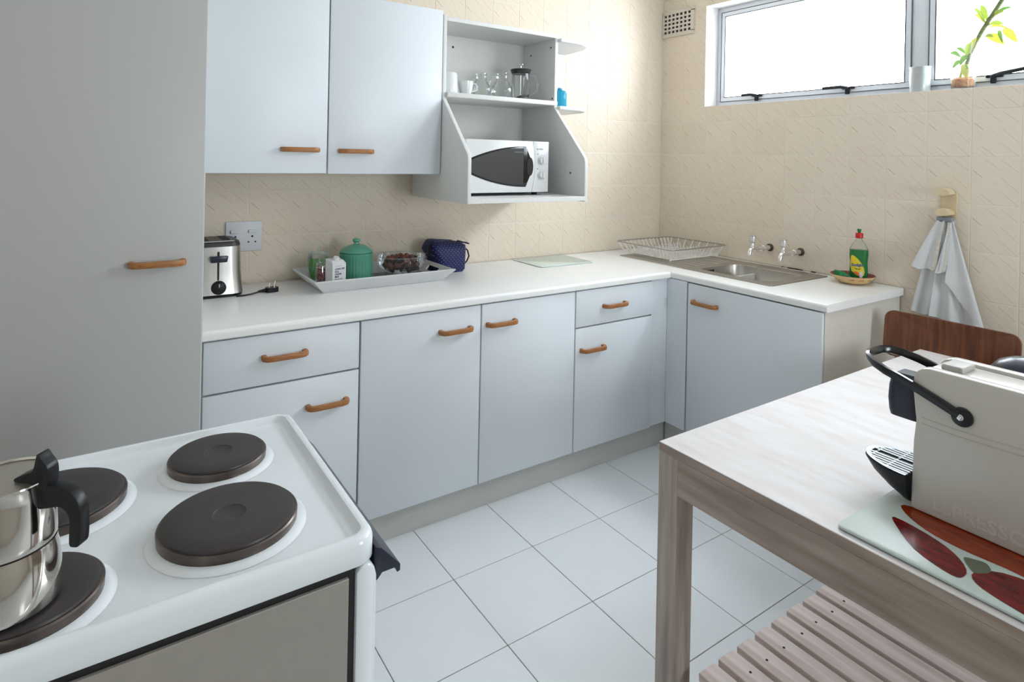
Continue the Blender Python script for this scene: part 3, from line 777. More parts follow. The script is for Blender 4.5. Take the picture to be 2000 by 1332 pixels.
SLM = wood('whitewashed_slat', S(232, 220, 215), S(196, 174, 166), (8, .7, 8), 6)
sme = None
part('apron', MB().box(tx0+lw, LGX, ty1-.028, ty1, .637, .7275, .0008, 1), WX, c)
part('apron', MB().box(tx0+lw, LGX, ty0, ty0+.028, .637, .7275, .0008, 1), WX, c)
nsl = 13
for k in range(nsl):
    x = -1.862 + k*.0765
    if sme is None:
        sme = finish('slat', MB().box(0, .060, -.40, .40, 0, .021, .0015, 1), SLM, smooth=False)
    o = bpy.data.objects.new('slat', sme); COL.objects.link(o); o.parent = c
    o.location = Vector((x, -2.245 + random.uniform(-.002, .002), .1795)) - OFF[c.name]; OFF[o.name] = Vector((x, -2.245, .1795))
    mb = MB()
    for yy in (-1.915, -2.55): mb.lathe([(.0035, 0), (.0035, .0006), (0, .0006)], (x+.03+random.uniform(-.006, .006), yy, .2005), 8)
    part('nail', mb, DARK, o, label='dark nail heads', stuff=True)

# ------------------------------------------------------------------ patterned glass board under the coffee machine
def board_mat():
    ma = bpy.data.materials.new('frosted_board_underside'); ma.use_nodes = True
    return mat('frosted_mint_glass', (.70, .76, .73, 1), .18, noise=(4, (.66, .73, .70, 1), .6, (1, 1, 1)), coat=.3)
b0 = Vector((-1.70, -2.42, .7502))
c = thing('cutting_board', 'frosted glass board printed with red tomatoes under the coffee machine', 'cutting board', tuple(b0))
mb = MB(); mb.loft([rrect(-1.893, -1.50, -2.66, -2.195, .012, .7515), rrect(-1.895, -1.498, -2.662, -2.193, .013, .753), rrect(-1.895, -1.498, -2.662, -2.193, .013, .7565), rrect(-1.893, -1.50, -2.66, -2.195, .012, .758)])
part('glass', mb, mat('frosted_mint_glass', (.60, .685, .65, 1), .4, noise=(4, (.57, .655, .62, 1), .6, (1, 1, 1))), c)
RED = mat('tomato_red_print', S(122, 24, 20), .22, noise=(30, S(70, 8, 10), .9, (3, .7, 1)))
ORG = mat('orange_print_glass', S(160, 58, 16), .22, noise=(30, S(120, 30, 4), .9, (3, .7, 1)))
def blob(pts, z=.7583, th=.0002, n=3):
    out = []
    N = len(pts)
    for i in range(N):
        p0, p1, p2, p3 = [Vector(pts[(i+d) % N]) for d in (-1, 0, 1, 2)]
        for k in range(n):
            t = k/n; out.append(.5*((2*p1)+(-p0+p2)*t+(2*p0-5*p1+4*p2-p3)*t*t+(-p0+3*p1-3*p2+p3)*t**3))
    return MB().prism([(p.x, p.y) for p in out], 'z', z, z+th)
part('print', blob([(-1.705, -2.235), (-1.735, -2.25), (-1.765, -2.30), (-1.775, -2.36), (-1.77, -2.43), (-1.765, -2.50), (-1.68, -2.50), (-1.69, -2.30)], .7582), ORG, c, label='orange slice print')
part('print', blob([(-1.770, -2.245), (-1.800, -2.262), (-1.850, -2.315), (-1.872, -2.372), (-1.868, -2.395), (-1.835, -2.392), (-1.800, -2.36), (-1.778, -2.31)], .7585), RED, c, label='dark red tomato print')
part('print', blob([(-1.832, -2.402), (-1.862, -2.415), (-1.878, -2.46), (-1.885, -2.53), (-1.86, -2.60), (-1.80, -2.59), (-1.775, -2.50), (-1.79, -2.43)], .7585), RED, c, label='dark red tomato print')
part('print', blob([(-1.800, -2.375), (-1.822, -2.39), (-1.832, -2.405), (-1.806, -2.418), (-1.785, -2.405), (-1.79, -2.388)], .7588), mat('grey_green_print', S(96, 104, 84), .2), c, label='grey green stalk print')

# ------------------------------------------------------------------ coffee machine
MX0, MX1, MY1, MY0, MZ0, MZ1 = -1.705, -1.560, -2.247, -2.60, .7595, 1.056
MWH = mat('machine_white', (.63, .60, .555, 1), .3, noise=(3, (.60, .57, .525, 1), .5, (1, 1, 1)), coat=.2)
c = thing('coffee_machine', 'white capsule coffee machine with a black lever standing on the tomato board', 'coffee machine', ((MX0+MX1)/2, -2.42, MZ0))
sidep = [(MY0+.02, MZ0), (MY1-.006, MZ0), (MY1, MZ0+.006), (MY1-.003, .90), (MY1-.007, .945), (MY1-.005, .96), (MY1-.001, 1.0), (MY1-.001, 1.025)]
for k in range(7):
    a = pi/2*k/6; sidep.append((MY1-.031+.03*cos(a), MZ1-.03+.03*sin(a)))
sidep += [(MY0+.03, MZ1), (MY0, MZ1-.03), (MY0, MZ0+.02)]
for x0, x1 in ((MX0, MX0+.026), (MX1-.026, MX1)):
    part('side_panel', MB().prism(sidep, 'x', x0, x1, .004), MWH, c)
part('inner_body', MB().box(MX0+.0265, MX1-.0265, MY0+.02, MY1-.016, MZ0+.001, MZ1-.006, .006, 2), MWH, c)
mb = MB()
for dz in (0, -.012):
    mb.tube([(MX0-.0002, MY1-.018, .953+dz), (MX0-.0006, MY1-.08, .9505+dz), (MX0-.0006, MY1-.16, .953+dz), (MX0-.0006, MY1-.26, .957+dz), (MX0-.0002, MY1-.33, .956+dz)], .0011, 6)
part('groove', mb, mat('machine_groove', (.56, .535, .49, 1), .4), c)
t = text_mb('ESPRESSO', .036, .0004, 'LEFT', bold=.0008)
t.xf(Matrix(((0, 0, -1, MX0-.0003), (-1, 0, 0, MY1-.040), (0, 1, 0, .776), (0, 0, 0, 1))))
part('embossed_lettering', t, MWH, c, label='faint embossed lettering low on the side', smooth=False)
# head with spout
mb = MB(); mb.loft([[(x, y, z) for x, y, z in rrect(-.032*s, .032*s, -.02*s2, .045, .016*min(s, s2), z, 4)] for s, s2, z in ((.86, .9, .925), (.95, 1.0, .935), (1, 1.1, .96), (1, 1.0, .99), (.9, .75, 1.01), (.6, .3, 1.018))])
mb.xf(Matrix.Translation((-1.640, -2.214, 0)) @ Matrix.Rotation(pi, 4, 'Z') @ Matrix.Translation((0, -.012, 0)))
part('spout_head', mb, NAVYP, c, label='dark rounded spout head')
part('release_button', MB().box(-1.665, -1.600, MY1-.075, MY1-.035, MZ1-.008, MZ1+.006, .005, 3), mat('grey_button', (.45, .43, .39, 1), .45), c, label='grey button on top')
# lever: arch round the front, pivot on both sides
pv = (-2.333, .983)
mb = MB()
half = [(-1.7105, pv[0], pv[1]), (-1.7105, -2.30, .996), (-1.7105, -2.262, 1.010), (-1.7105, -2.225, 1.022), (-1.709, -2.195, 1.030), (-1.700, -2.168, 1.037), (-1.682, -2.148, 1.042), (-1.658, -2.138, 1.044)]
cxm = (MX0+MX1)/2; pts = half + [(2*cxm-x, y, z) for x, y, z in half[::-1]]
rings = []
V = [Vector(p) for p in pts]
for i, p in enumerate(V):
    t_ = (V[min(i+1, len(V)-1)]-V[max(i-1, 0)]).normalized()
    upn = Vector((0, .34, .94)) ; upn = (upn - upn.dot(t_)*t_).normalized(); sd = t_.cross(upn)
    rings.append([p + upn*h + sd*s_ for h, s_ in ((-.0085, -.0035), (-.0085, .0035), (-.004, .0045), (.004, .0045), (.0085, .0035), (.0085, -.0035), (.004, -.0045), (-.004, -.0045))])
mb.loft(rings)
RYm = Matrix.Rotation(-pi/2, 3, 'Y')
mb.lathe([(0, 0), (.018, 0), (.019, .002), (.018, .0065), (0, .0075)], (MX0-.0008, pv[0]-.004, pv[1]-.003), 28, RYm)
mb.lathe([(0, 0), (.018, 0), (.019, .002), (.018, .0065), (0, .0075)], (MX1+.0008, pv[0]-.004, pv[1]-.003), 28, Matrix.Rotation(pi/2, 3, 'Y'))
part('lever', mb, mat('gloss_black', (.008, .008, .01, 1), .2), c, label='black arched lever')
part('pivot_screw', MB().lathe([(0, 0), (.0062, 0), (.0062, .001), (.003, .0016), (0, .0012)], (MX0-.0085, pv[0]-.002, pv[1]-.003), 18, RYm), CHROME, c)
# drip tray
def tr(z, sx, sy, n=22):
    return [(-1.655 + sx*cos(a), MY1+.004 + sy*sin(a), z) for a in [pi*k/n for k in range(n+1)]]
mb = MB(); mb.loft([tr(.762, .030, .006), tr(.770, .046, .030), tr(.785, .058, .062), tr(.803, .066, .090), tr(.822, .069, .106), tr(.826, .068, .105)], True)
part('drip_tray', mb, BLACKP, c, label='black boat-shaped drip tray')
mb = MB()
outer = tr(.8285, .068, .105, 30); inner = [(-1.655+(x+1.655)*.87, MY1+.004+(y-MY1-.004)*.90, .8285) for x, y, z in outer]
for i in range(30):
    a, b_, c2, d2 = [mb.bm.verts.new(p) for p in (outer[i], outer[i+1], inner[i+1], inner[i])]; mb.bm.faces.new((a, b_, c2, d2))
for k in range(11):
    x = -1.655 + (k-5)*.0112
    if k == 5: continue
    ln = .105*.92*sqrt(max(0, 1-((x+1.655)/.061)**2))
    mb.box(x-.0030, x+.0030, MY1+.004, MY1+.004+ln, .8272, .8290)
for fr in (.45, .9):
    mb.box(-1.655-.06*sqrt(1-fr*fr), -1.6575, MY1+.004+.096*fr-.004, MY1+.004+.096*fr, .8268, .8284); mb.box(-1.6525, -1.655+.06*sqrt(1-fr*fr), MY1+.004+.096*fr-.004, MY1+.004+.096*fr, .8268, .8284)
part('grille', mb, mat('grey_grille', (.50, .53, .56, 1), .35, .3), c, label='grey slotted grille', recalc=False)
# water tank dome at the back
mb = MB(); mb.lathe([(.060, -.234), (.066, 0), (.066, .015), (.060, .038), (.046, .055), (.024, .066), (0, .069)], (-1.468, -2.366, .995), 28)
part('water_tank', mb, NAVYP, c, label='dark domed tank behind the machine')
# ------------------------------------------------------------------ cooker
ENAM = mat('white_enamel', (.86, .905, .94, 1), .16, noise=(3, (.83, .88, .915, 1), .6, (1, 1, 1)), coat=.3)
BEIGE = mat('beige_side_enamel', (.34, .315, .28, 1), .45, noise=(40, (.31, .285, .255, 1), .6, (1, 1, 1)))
PL = mat('hotplate_iron', (.030, .028, .028, 1), .42, noise=(18, (.042, .03, .03, 1), .9, (1, 1, 1)), bump=(120, .08, (1, 1, 1)))
RIMM = mat('hotplate_rim', (.16, .13, .115, 1), .3, .9, noise=(20, (.07, .055, .05, 1), .9, (1, 1, 1)))
sx0, sx1, sy0, sy1 = -3.36, -2.757, -1.957, -1.432
c = thing('cooker', 'white freestanding electric cooker with four dark hotplates in the foreground', 'cooker', ((sx0+sx1)/2, (sy0+sy1)/2, 0))
part('body', MB().box(sx0+.01, sx1-.033, sy0+.009, sy1-.018, .06, .8575), DARK, c, label='inner carcass blackened as shade in the gaps')  # painted black so the seams round the panels read as shaded gaps
part('side_panel', MB().box(sx0+.008, sx1-.044, sy0+.002, sy0+.0085, .03, .846, .001, 1), BEIGE, c, label='beige side panel')
part('side_panel', MB().box(sx0+.008, sx1-.040, sy1-.016, sy1-.008, .03, .853, .002, 1), BEIGE, c, label='beige side panel')
mb = MB()
dp = [(sx1-.032, .10), (sx1-.004, .10), (sx1, .106), (sx1, .835), (sx1-.004, .850), (sx1-.012, .857), (sx1-.024, .857), (sx1-.032, .848)]
mb.prism(dp, 'y', sy0+.003, sy1-.003, .004)
part('oven_door', mb, ENAM, c)
mb = MB(); mb.prism([(sx1+.0005, .872), (sx1+.010, .868), (sx1+.042, .832), (sx1+.042, .822), (sx1+.037, .820), (sx1+.033, .829), (sx1+.012, .829), (sx1+.006, .822), (sx1+.0005, .818)], 'y', sy0+.012, sy1-.05, .0012)
part('door_handle', mb, NAVYP, c, label='dark oven door handle')
for x in (sx0+.04, sx1-.07):
    for y in (sy0+.05, sy1-.05): part('foot', MB().lathe([(.02, 0), (.02, .06)], (x, y, 0), 12), BLACKP, c)
# hob: loft of rounded rectangles
def rr(i, z, r): return rrect(sx0+i, sx1-i, sy0+i, sy1-i, max(r-i*.6, .004), z, 6)
rings = [rr(.012, .858, .03), rr(.002, .859, .03), rr(0, .862, .03), rr(0, .889, .03), rr(.002, .896, .03), rr(.007, .900, .03), rr(.012, .9005, .03), rr(.016, .8995, .03), rr(.020, .893, .03), rr(.024, .8895, .03), rr(.032, .889, .03), rr(.05, .8893, .03)]
part('hob_top', MB().loft(rings), ENAM, c, label='glossy white raised-rim hob')
def plate(x, y, r, rough):
    mb = MB(); mb.lathe([(r+.016, .8896), (r+.012, .8925), (r+.006, .8950), (r+.001, .8955)], (x, y, 0), 48, cap=False)
    b = part('burner_collar', mb, ENAM, c)
    mb = MB(); mb.lathe([(r+.0015, .8940), (r+.002, .9065), (r, .9085), (r-.003, .9088)], (x, y, 0), 56, cap=False)
    h = part('hotplate', MB().lathe([(r-.0025, .9085), (r-.0035, .9115), (r-.007, .9130), (r*.60, .9128), (.0245, .9128), (.0235, .9118), (.022, .9112), (0, .9112)], (x, y, 0), 56, cap=False), PL, c, label='dark cast iron hotplate')
    part('rim', mb, RIMM, h, label='brownish steel rim')
plate(-2.940, -1.806, .0975, 0)
plate(-2.923, -1.582, .0815, 0)
plate(-3.166, -1.610, .0975, 0)
plate(-3.183, -1.852, .0815, 0)

# ------------------------------------------------------------------ moka pot
pc = Vector((-3.2035, -1.868, .9135))
HB = math.atan2(right.y, right.x)
c = thing('moka_pot', 'polished steel stovetop coffee pot on the front left hotplate', 'coffee pot', tuple(pc), rotz=HB-radians(4), local=True)
part('base', MB().lathe([(0, 0), (.051, 0), (.0575, .004), (.0585, .012), (.0575, .036), (.055, .062), (.053, .071), (.0525, .0745)], (0, 0, 0), 64), POLISH, c)
part('seam', MB().lathe([(.0505, .0742), (.0505, .0768)], (0, 0, 0), 48), DARK, c, label='dark seal between base and jug')
prof = [(.0520, .0765), (.0530, .079), (.0530, .085), (.0520, .11), (.0500, .135), (.0495, .150), (.0510, .154), (.0505, .1555), (.0490, .1545)]
part('jug', MB().lathe(prof, (0, 0, 0), 64, cap=False), POLISH, c)
part('lid', MB().lathe([(.0490, .150), (.0485, .1525), (.040, .1530), (.012, .1545), (0, .1548)], (0, 0, 0), 56, cap=False), mat('satin_lid', (.55, .52, .47, 1), .35, .9), c)
Mz = Matrix.Rotation(radians(-62), 4, 'Z')
mb = MB(); mb.lathe([(0, 0), (.0115, 0), (.0115, .002), (.009, .0035), (.006, .0040), (.006, .007), (.0035, .009), (0, .009)], (.0545, 0, .028), 20, Matrix.Rotation(pi/2, 3, 'Y'))
mb.xf(Mz); part('safety_valve', mb, CHROME, c)
hp = [(.046, .150), (.074, .151), (.090, .145), (.1005, .130), (.1025, .112), (.1020, .084), (.094, .080), (.0885, .084), (.0885, .110), (.084, .121), (.074, .127), (.046, .124)]
part('handle', MB().prism(smooth_poly(hp), 'y', -.008, .008, .0016), BLACKP, c, label='black plastic handle')
tp = [(.018, .158), (.030, .164), (.041, .169), (.045, .184), (.047, .189), (.053, .182), (.0605, .172), (.061, .153), (.056, .147), (.034, .153), (.020, .154)]
part('lid_lever', MB().prism(smooth_poly(tp, 3), 'y', -.0085, .0085, .0008), BLACKP, c, label='black thumb lever of the lid')
mb = MB(); mb.prism([(-.046, .13), (-.060, .150), (-.063, .156), (-.046, .156)], 'y', -.010, .010, .002); part('spout', mb, POLISH, c)

# ------------------------------------------------------------------ toaster
TSX0, TSX1, TSY0, TSY1 = -2.822, -2.628, -.222, -.012
c = thing('toaster', 'brushed steel toaster with a black top, half hidden by the tall cupboard', 'toaster', ((TSX0+TSX1)/2, (TSY0+TSY1)/2, .9))
def tring(z, ins, r): return rrect(TSX0+ins, TSX1-ins, TSY0+ins, TSY1-ins, r, z, 7)
part('base', MB().loft([tring(.9005, .006, .04), tring(.903, .001, .045), tring(.912, .0, .045)]), BLACKP, c)
part('shell', MB().loft([tring(.9125, -.002, .046), tring(.93, .001, .045), tring(1.0, .006, .045), tring(1.098, .009, .045)]), STEEL, c, label='brushed steel wrap')
part('top', MB().loft([tring(1.0985, .009, .045), tring(1.104, .0095, .045), tring(1.114, .013, .045), tring(1.119, .022, .04), tring(1.1195, .03, .035)]), mat('dark_grey_plastic', (.035, .035, .035, 1), .4), c, label='dark plastic top')
for x in (-2.768, -2.690):
    part('slot', MB().box(x-.014, x+.014, TSY0+.045, TSY1-.03, 1.1197, 1.1206), DARK, c)
part('button_strip', MB().box(-2.785, -2.665, TSY0+.014, TSY0+.024, 1.117, 1.1205, .001, 1), mat('light_grey_strip', (.5, .49, .47, 1), .4, .5), c)
FY = TSY0-.0012
part('lever_slot', MB().box(-2.7265, -2.7195, FY+.004, FY+.012, .968, 1.080, .001, 1), DARK, c)
mb = MB(); mb.prism([(-2.756, 1.064), (-2.690, 1.064), (-2.694, 1.040), (-2.752, 1.040)], 'y', FY-.012, FY+.006, .003)
part('lever', mb, NAVYP, c, label='dark push-down lever')
mb = MB(); mb.lathe([(.0275, 0), (.027, .004), (.0235, .013), (.021, .0145), (0, .0145)], (-2.721, FY+.003, .940), 32, Matrix.Rotation(pi/2, 3, 'X'))
k_ = part('browning_knob', mb, BLACKP, c, label='black round browning knob')
part('pointer', MB().box(-2.7225, -2.7195, FY-.0125, FY-.0115, .944, .956), mat('white_ink', (.6, .6, .6, 1), .5), k_)
mb = MB()
for k in range(14):
    a = radians(-35+k*250/13); mb.lathe([(.0009, 0), (.0009, .001)], (-2.721+.033*cos(a), FY+.0045, .940+.033*sin(a)), 6, Matrix.Rotation(pi/2, 3, 'X'))
part('scale_marks', mb, DARK, c)
part('cord', MB().tube([(-2.66, -.235, .9035), (-2.63, -.236, .9036), (-2.60, -.225, .904), (-2.575, -.215, .9065), (-2.562, -.212, .909)], .0032, 8), BLACKP, c, label='black power cord')
pg = MB(); pg.loft([[(x, y, z) for x, y, z in rrect(-.025, .026, -.018, .018, .014, z, 5)] for z in (.9010, .903, .916, .919)])
for v in pg.bm.verts: v.co = Matrix.Rotation(radians(12), 3, 'Z') @ Vector((v.co.x, v.co.y, 0)) + Vector((-2.520, -.205, v.co.z))
pg.tube([(-2.574, -.214, .908), (-2.545, -.210, .910)], [.0045, .008], 8)
plug = part('plug', pg, BLACKP, c, label='black plug lying with its pins up')
for x, y, h in ((-2.530, -.208, .937), (-2.506, -.196, .943), (-2.512, -.215, .937)):
    part('pin', MB().lathe([(.0033, .9192), (.0033, h-.002), (.0022, h)], (x, y, 0), 10), mat('brass_pin', (.6, .5, .4, 1), .3, 1.0), plug)

# wall socket
c = thing('wall_socket', 'white double wall socket with two rocker switches above the toaster plug', 'socket', (-2.592, 0, 1.045))
SW = mat('socket_white', (.66, .68, .71, 1), .35)
part('plate', MB().box(-2.666, -2.520, -.009, -.0003, 1.045, 1.173, .003, 2), SW, c)
RX90 = Matrix.Rotation(pi/2, 3, 'X')
for x in (-2.630, -2.558):
    part('switch', MB().box(x-.018, x+.018, -.0135, -.0095, 1.122, 1.137, .0015, 1), SW, c)
mb = MB()
for x, z, r in ((-2.628, 1.108, .0045), (-2.560, 1.108, .0045), (-2.575, 1.084, .0035), (-2.547, 1.084, .0035), (-2.642, 1.084, .0035), (-2.614, 1.084, .0035)):
    mb.lathe([(0, 0), (r, 0), (r, .0006), (0, .0006)], (x, -.0092, z), 12, RX90)
for x in (-2.648, -2.576): mb.box(x-.0008, x+.0008, -.0139, -.0134, 1.124, 1.135)
part('socket_hole', mb, DARK, c)
mb = MB()
for z in (1.153, 1.064): mb.lathe([(0, 0), (.0035, 0), (.003, .001), (0, .001)], (-2.594, -.0092, z), 12, RX90)
part('screw', mb, CHROME, c)

# ------------------------------------------------------------------ serving tray
c = thing('serving_tray', 'white flared wooden tray with handle slots on the worktop', 'tray', (-2.062, -.185, .9))
TWH = mat('painted_tray_wood', (.72, .73, .73, 1), .5, noise=(14, (.66, .67, .67, 1), .6, (1, 6, 6)))
B = (-2.345, -1.803, -.330, -.055); R_ = (-2.392, -1.752, -.372, -.012); zb, zt = .9005, .951
def quad_slab(a, b, c_, d, nrm, th=.008):
    nrm = Vector(nrm).normalized()*th
    f = [Vector(p) for p in (a, b, c_, d)]
    return [f, [p+nrm for p in f]]
def add_slab(mb, pts, nrm, th=.008):
    n = Vector(nrm).normalized()*th
    A = [mb.bm.verts.new(Vector(p)) for p in pts]; Bv = [mb.bm.verts.new(Vector(p)+n) for p in pts]
    k = len(pts); mb.bm.faces.new(A[::-1]); mb.bm.faces.new(Bv)
    for i in range(k): mb.bm.faces.new((A[i], A[(i+1) % k], Bv[(i+1) % k], Bv[i]))
mb = MB(); add_slab(mb, [(B[0], B[2], zb), (B[1], B[2], zb), (R_[1], R_[2], zt), (R_[0], R_[2], zt)], (0, 1, .6)); part('tray_side', mb, TWH, c)
mb = MB(); add_slab(mb, [(B[0], B[3], zb), (B[1], B[3], zb), (R_[1], R_[3], zt), (R_[0], R_[3], zt)], (0, -1, .6)); part('tray_side', mb, TWH, c)
for xb, xt, s in ((B[0], R_[0], 1), (B[1], R_[1], -1)):
    mb = MB()
    def Q(u, v):     # u along y 0..1, v up 0..1
        return (lerp(xb, xt, v), lerp(lerp(B[2], R_[2], v), lerp(B[3], R_[3], v), u), lerp(zb, zt, v))
    for (u0, u1, v0, v1) in ((0, 1, 0, .32), (0, 1, .72, 1), (0, .33, .32, .72), (.67, 1, .32, .72)):
        add_slab(mb, [Q(u0, v0), Q(u1, v0), Q(u1, v1), Q(u0, v1)], (s, 0, .6))
    part('tray_end', mb, TWH, c, label='flared end with a cut-out grip')
part('tray_base', MB().box(B[0]+.004, B[1]-.004, B[2]+.004, B[3]-.004, .9006, .908), mat('dark_patterned_base', (.10, .11, .12, 1), .5, noise=(16, (.55, .56, .57, 1), .8, (3, 14, 1))), c, label='dark streaked tray base')
TZ = .9085

# ------------------------------------------------------------------ green canister
gc = (-2.150, -.165, TZ)
GREEN = mat('sea_green_ceramic', S(92, 164, 140), .3, noise=(10, S(80, 150, 126), .6, (1, 1, 1)), coat=.3)
c = thing('storage_jar', 'round sea-green fluted ceramic jar with a knobbed lid on the tray', 'jar', gc)
rip = lambda a, z: 1 - .022*(abs(sin(a*16))**.5 < .55) * (1 if .012 < z < .112 else 0)
part('jar_body', MB().lathe([(0, 0), (.064, 0), (.069, .004), (.071, .012), (.072, .013), (.0725, .06), (.0725, .111), (.073, .113), (.073, .122), (.070, .123)], gc, 128, ripple=rip), GREEN, c)
part('lid', MB().lathe([(.068, .1235), (.0735, .125), (.0745, .129), (.072, .133), (.055, .146), (.035, .155), (.016, .160), (.011, .162), (.0105, .168), (.016, .172), (.0175, .178), (.0155, .183), (.008, .186), (0, .1865)], gc, 56), GREEN, c)

# milk carton
ca = radians(16)
c = thing('milk_carton', 'small white long life milk carton with blue lettering on the tray', 'carton', (-2.284, -.292, TZ), rotz=ca, local=True)
CW = mat('carton_white', (.72, .73, .73, 1), .45)
cwx, cwy, ch = .0325, .026, .118
mb = MB(); mb.loft([[(-cwx, -cwy, 0), (cwx, -cwy, 0), (cwx, cwy, 0), (-cwx, cwy, 0)], [(-cwx, -cwy, ch-.014), (cwx, -cwy, ch-.014), (cwx, cwy, ch+.004), (-cwx, cwy, ch+.004)],
    [(-cwx+.004, -cwy+.012, ch-.001), (cwx-.006, -cwy+.012, ch-.001), (cwx-.004, cwy, ch+.005), (-cwx, cwy, ch+.005)]])
part('box', mb, CW, c, smooth=False)
part('cap', MB().lathe([(.0135, 0), (.0135, .009), (.011, .0135), (0, .015)], (0, .0, ch), 22, Matrix.Rotation(radians(20), 3, 'X')), CW, c)
INK = mat('navy_ink', S(34, 44, 96), .5)
mb = MB()
for i, (tx, sz) in enumerate((('LONG LIFE', .0098), ('FULL', .0098), ('CREAM', .0098), ('MILK', .0098))):
    t = text_mb(tx, sz, .0001, 'LEFT', bold=.0003); t.xf(Matrix.Translation((-.022, -cwy-.0005, .080-i*.0105)) @ Matrix.Rotation(pi/2, 4, 'X')); mb.merge(t.bm)
t = text_mb('full cream milk', .0062, .0001, 'LEFT'); t.xf(Matrix.Translation((-.022, -cwy-.0005, .040)) @ Matrix.Rotation(pi/2, 4, 'X')); mb.merge(t.bm)
mb.box(-.020, .012, -cwy-.0006, -cwy-.0001, .0955, .0964); mb.box(-.022, -.018, -cwy-.0006, -cwy-.0001, .026, .030)
part('lettering', mb, INK, c, label='navy blue lettering', smooth=False)

# clip-top jar with red contents
JG = thin_glass('jar_glass', (.93, .96, .95, 1), .35, .03, .08)
def rough_lump(r, seed, sx=1, sy=1, sz=1, u=9, v=6):
    rd = random.Random(seed); mb = MB(); mb.sphere((0, 0, 0), r, sx, sy, sz, u, v)
    for w_ in mb.bm.verts: w_.co *= rd.uniform(.88, 1.1)
    return mb
jc = (-2.305, -.214, TZ)
c = thing('clip_jar', 'glass clip-top jar of red sweets behind the milk carton', 'jar', jc)
part('glass', MB().lathe([(0, 0), (.034, 0), (.039, .006), (.041, .02), (.040, .055), (.038, .070), (.035, .076), (.036, .080)], jc, 36, cap=False), JG, c)
part('lid', MB().lathe([(.037, .082), (.038, .086), (.037, .094), (.028, .1), (0, .102)], jc, 32), JG, c)
mb = MB(); mb.tube([(jc[0]+.0375*cos(a), jc[1]+.0375*sin(a), jc[2]+.079) for a in [2*pi*k/28 for k in range(28)]], .0014, 6, closed=True)
for s in (-1, 1):
    mb.tube([(jc[0]-.01+s*.013, jc[1]-.042, jc[2]+.088), (jc[0]-.01+s*.015, jc[1]-.046, jc[2]+.066), (jc[0]-.01+s*.010, jc[1]-.047, jc[2]+.048), (jc[0]-.01+s*.013, jc[1]-.046, jc[2]+.022), (jc[0]-.01, jc[1]-.0455, jc[2]+.016)], .0014, 6)
mb.tube([(jc[0]-.025, jc[1]-.044, jc[2]+.066), (jc[0]+.006, jc[1]-.044, jc[2]+.066)], .0014, 6)
part('clip_wire', mb, CHROME, c)
REDS = mat('red_wrapper', S(168, 34, 42), .35, noise=(60, S(110, 16, 24), .8, (1, 1, 1)))
ORGS = mat('orange_wrapper', S(214, 76, 40), .35)
lump = finish('sweet', rough_lump(.0112, 3), REDS); lump2 = finish('sweet', rough_lump(.012, 5), ORGS)
k = 0; rd = random.Random(4)
for lay in range(4):
    for i in range(6):
        a = i*pi/3 + lay*.5; rad = .022
        o = bpy.data.objects.new('sweet', lump2 if (lay in (0, 1) and i == 5) else lump); COL.objects.link(o)
        o.location = (jc[0]+rad*cos(a), jc[1]+rad*sin(a), jc[2]+.0135+lay*.0195); o.rotation_euler = (rd.random()*3, rd.random()*3, 0)
        o['category'] = 'sweet'; o['group'] = 'sweets in the clip-top jar'
        o['label'] = 'red wrapped sweet inside the clip-top jar' if o.data is lump else 'orange wrapped sweet inside the clip-top jar'
        if o.data is lump2: o['group'] = 'orange sweets in the clip-top jar'
# glass jar with green packets
gj = (-2.304, -.116, TZ)
c = thing('glass_jar', 'tall lidded glass jar with green wrappers behind the clip-top jar', 'jar', gj)
part('glass', MB().lathe([(0, 0), (.036, 0), (.042, .012), (.046, .10), (.043, .115), (.045, .12)], gj, 32, cap=False), JG, c)
part('lid', MB().lathe([(.044, .1205), (.042, .127), (.02, .133), (.008, .136), (.006, .142), (.010, .148), (.008, .153), (0, .154)], gj, 28), JG, c)
GW = mat('bright_green_wrapper', S(92, 196, 40), .4, noise=(50, S(50, 140, 20), .9, (1, 1, 1)))
for i in range(6):
    a = radians(170+i*32); mb = MB()
    mb.prism([(-.011, 0), (.012, .004), (.009, .045), (.013, .088+.006*(i % 3)), (-.006, .096), (-.013, .05)], 'y', -.002, .002, .001)
    for v in mb.bm.verts: v.co.y += .006*sin(v.co.z*90+i)
    me = finish('green_packet', mb, GW)
    o = bpy.data.objects.new('green_packet', me); COL.objects.link(o); o.location = (gj[0]+.029*cos(a), gj[1]+.029*sin(a), gj[2]+.008); o.rotation_euler = (radians(4), radians(-5+3*i), a+pi/2)
    o['category'] = 'packet'; o['label'] = 'bright green crumpled packet standing in the tall lidded jar'; o['group'] = 'green packets in the glass jar'

# cut glass bowl with brown capsules
bo = (-1.938, -.180, TZ)
c = thing('glass_bowl', 'footed cut-glass bowl of brown capsules on the tray', 'bowl', bo)
BG = thin_glass('cut_glass', (.93, .96, .97, 1), .32, .06, .05, (.7, .76, .8, 1))
def cutb(a, z): return 1 + .022*sin(22*a + z*260)*(1 if z > .012 else .2)
pr_ = [(0, .012), (.03, .012), (.05, .014), (.075, .024), (.095, .040), (.106, .058), (.109, .070), (.1085, .084), (.112, .096)]
mb = MB(); mb.lathe(pr_, bo, 132, cap=False, ripple=cutb); part('glass', mb, BG, c)
mb = MB(); mb.tube([(bo[0]+.112*cos(a), bo[1]+.112*sin(a), bo[2]+.097) for a in [2*pi*k/48 for k in range(48)]], .0022, 6, closed=True); part('rim', mb, BG, c)
for k in range(4):
    a = radians(45+90*k); part('foot', MB().lathe([(.016, 0), (.013, .006), (.010, .014)], (bo[0]+.062*cos(a), bo[1]+.062*sin(a), bo[2]), 12), BG, c)
CAPM = mat('brown_capsule', S(112, 68, 52), .35, .35, noise=(40, S(84, 46, 36), .8, (1, 1, 1)))
CAPD = mat('dark_capsule', S(30, 26, 28), .35, .3)
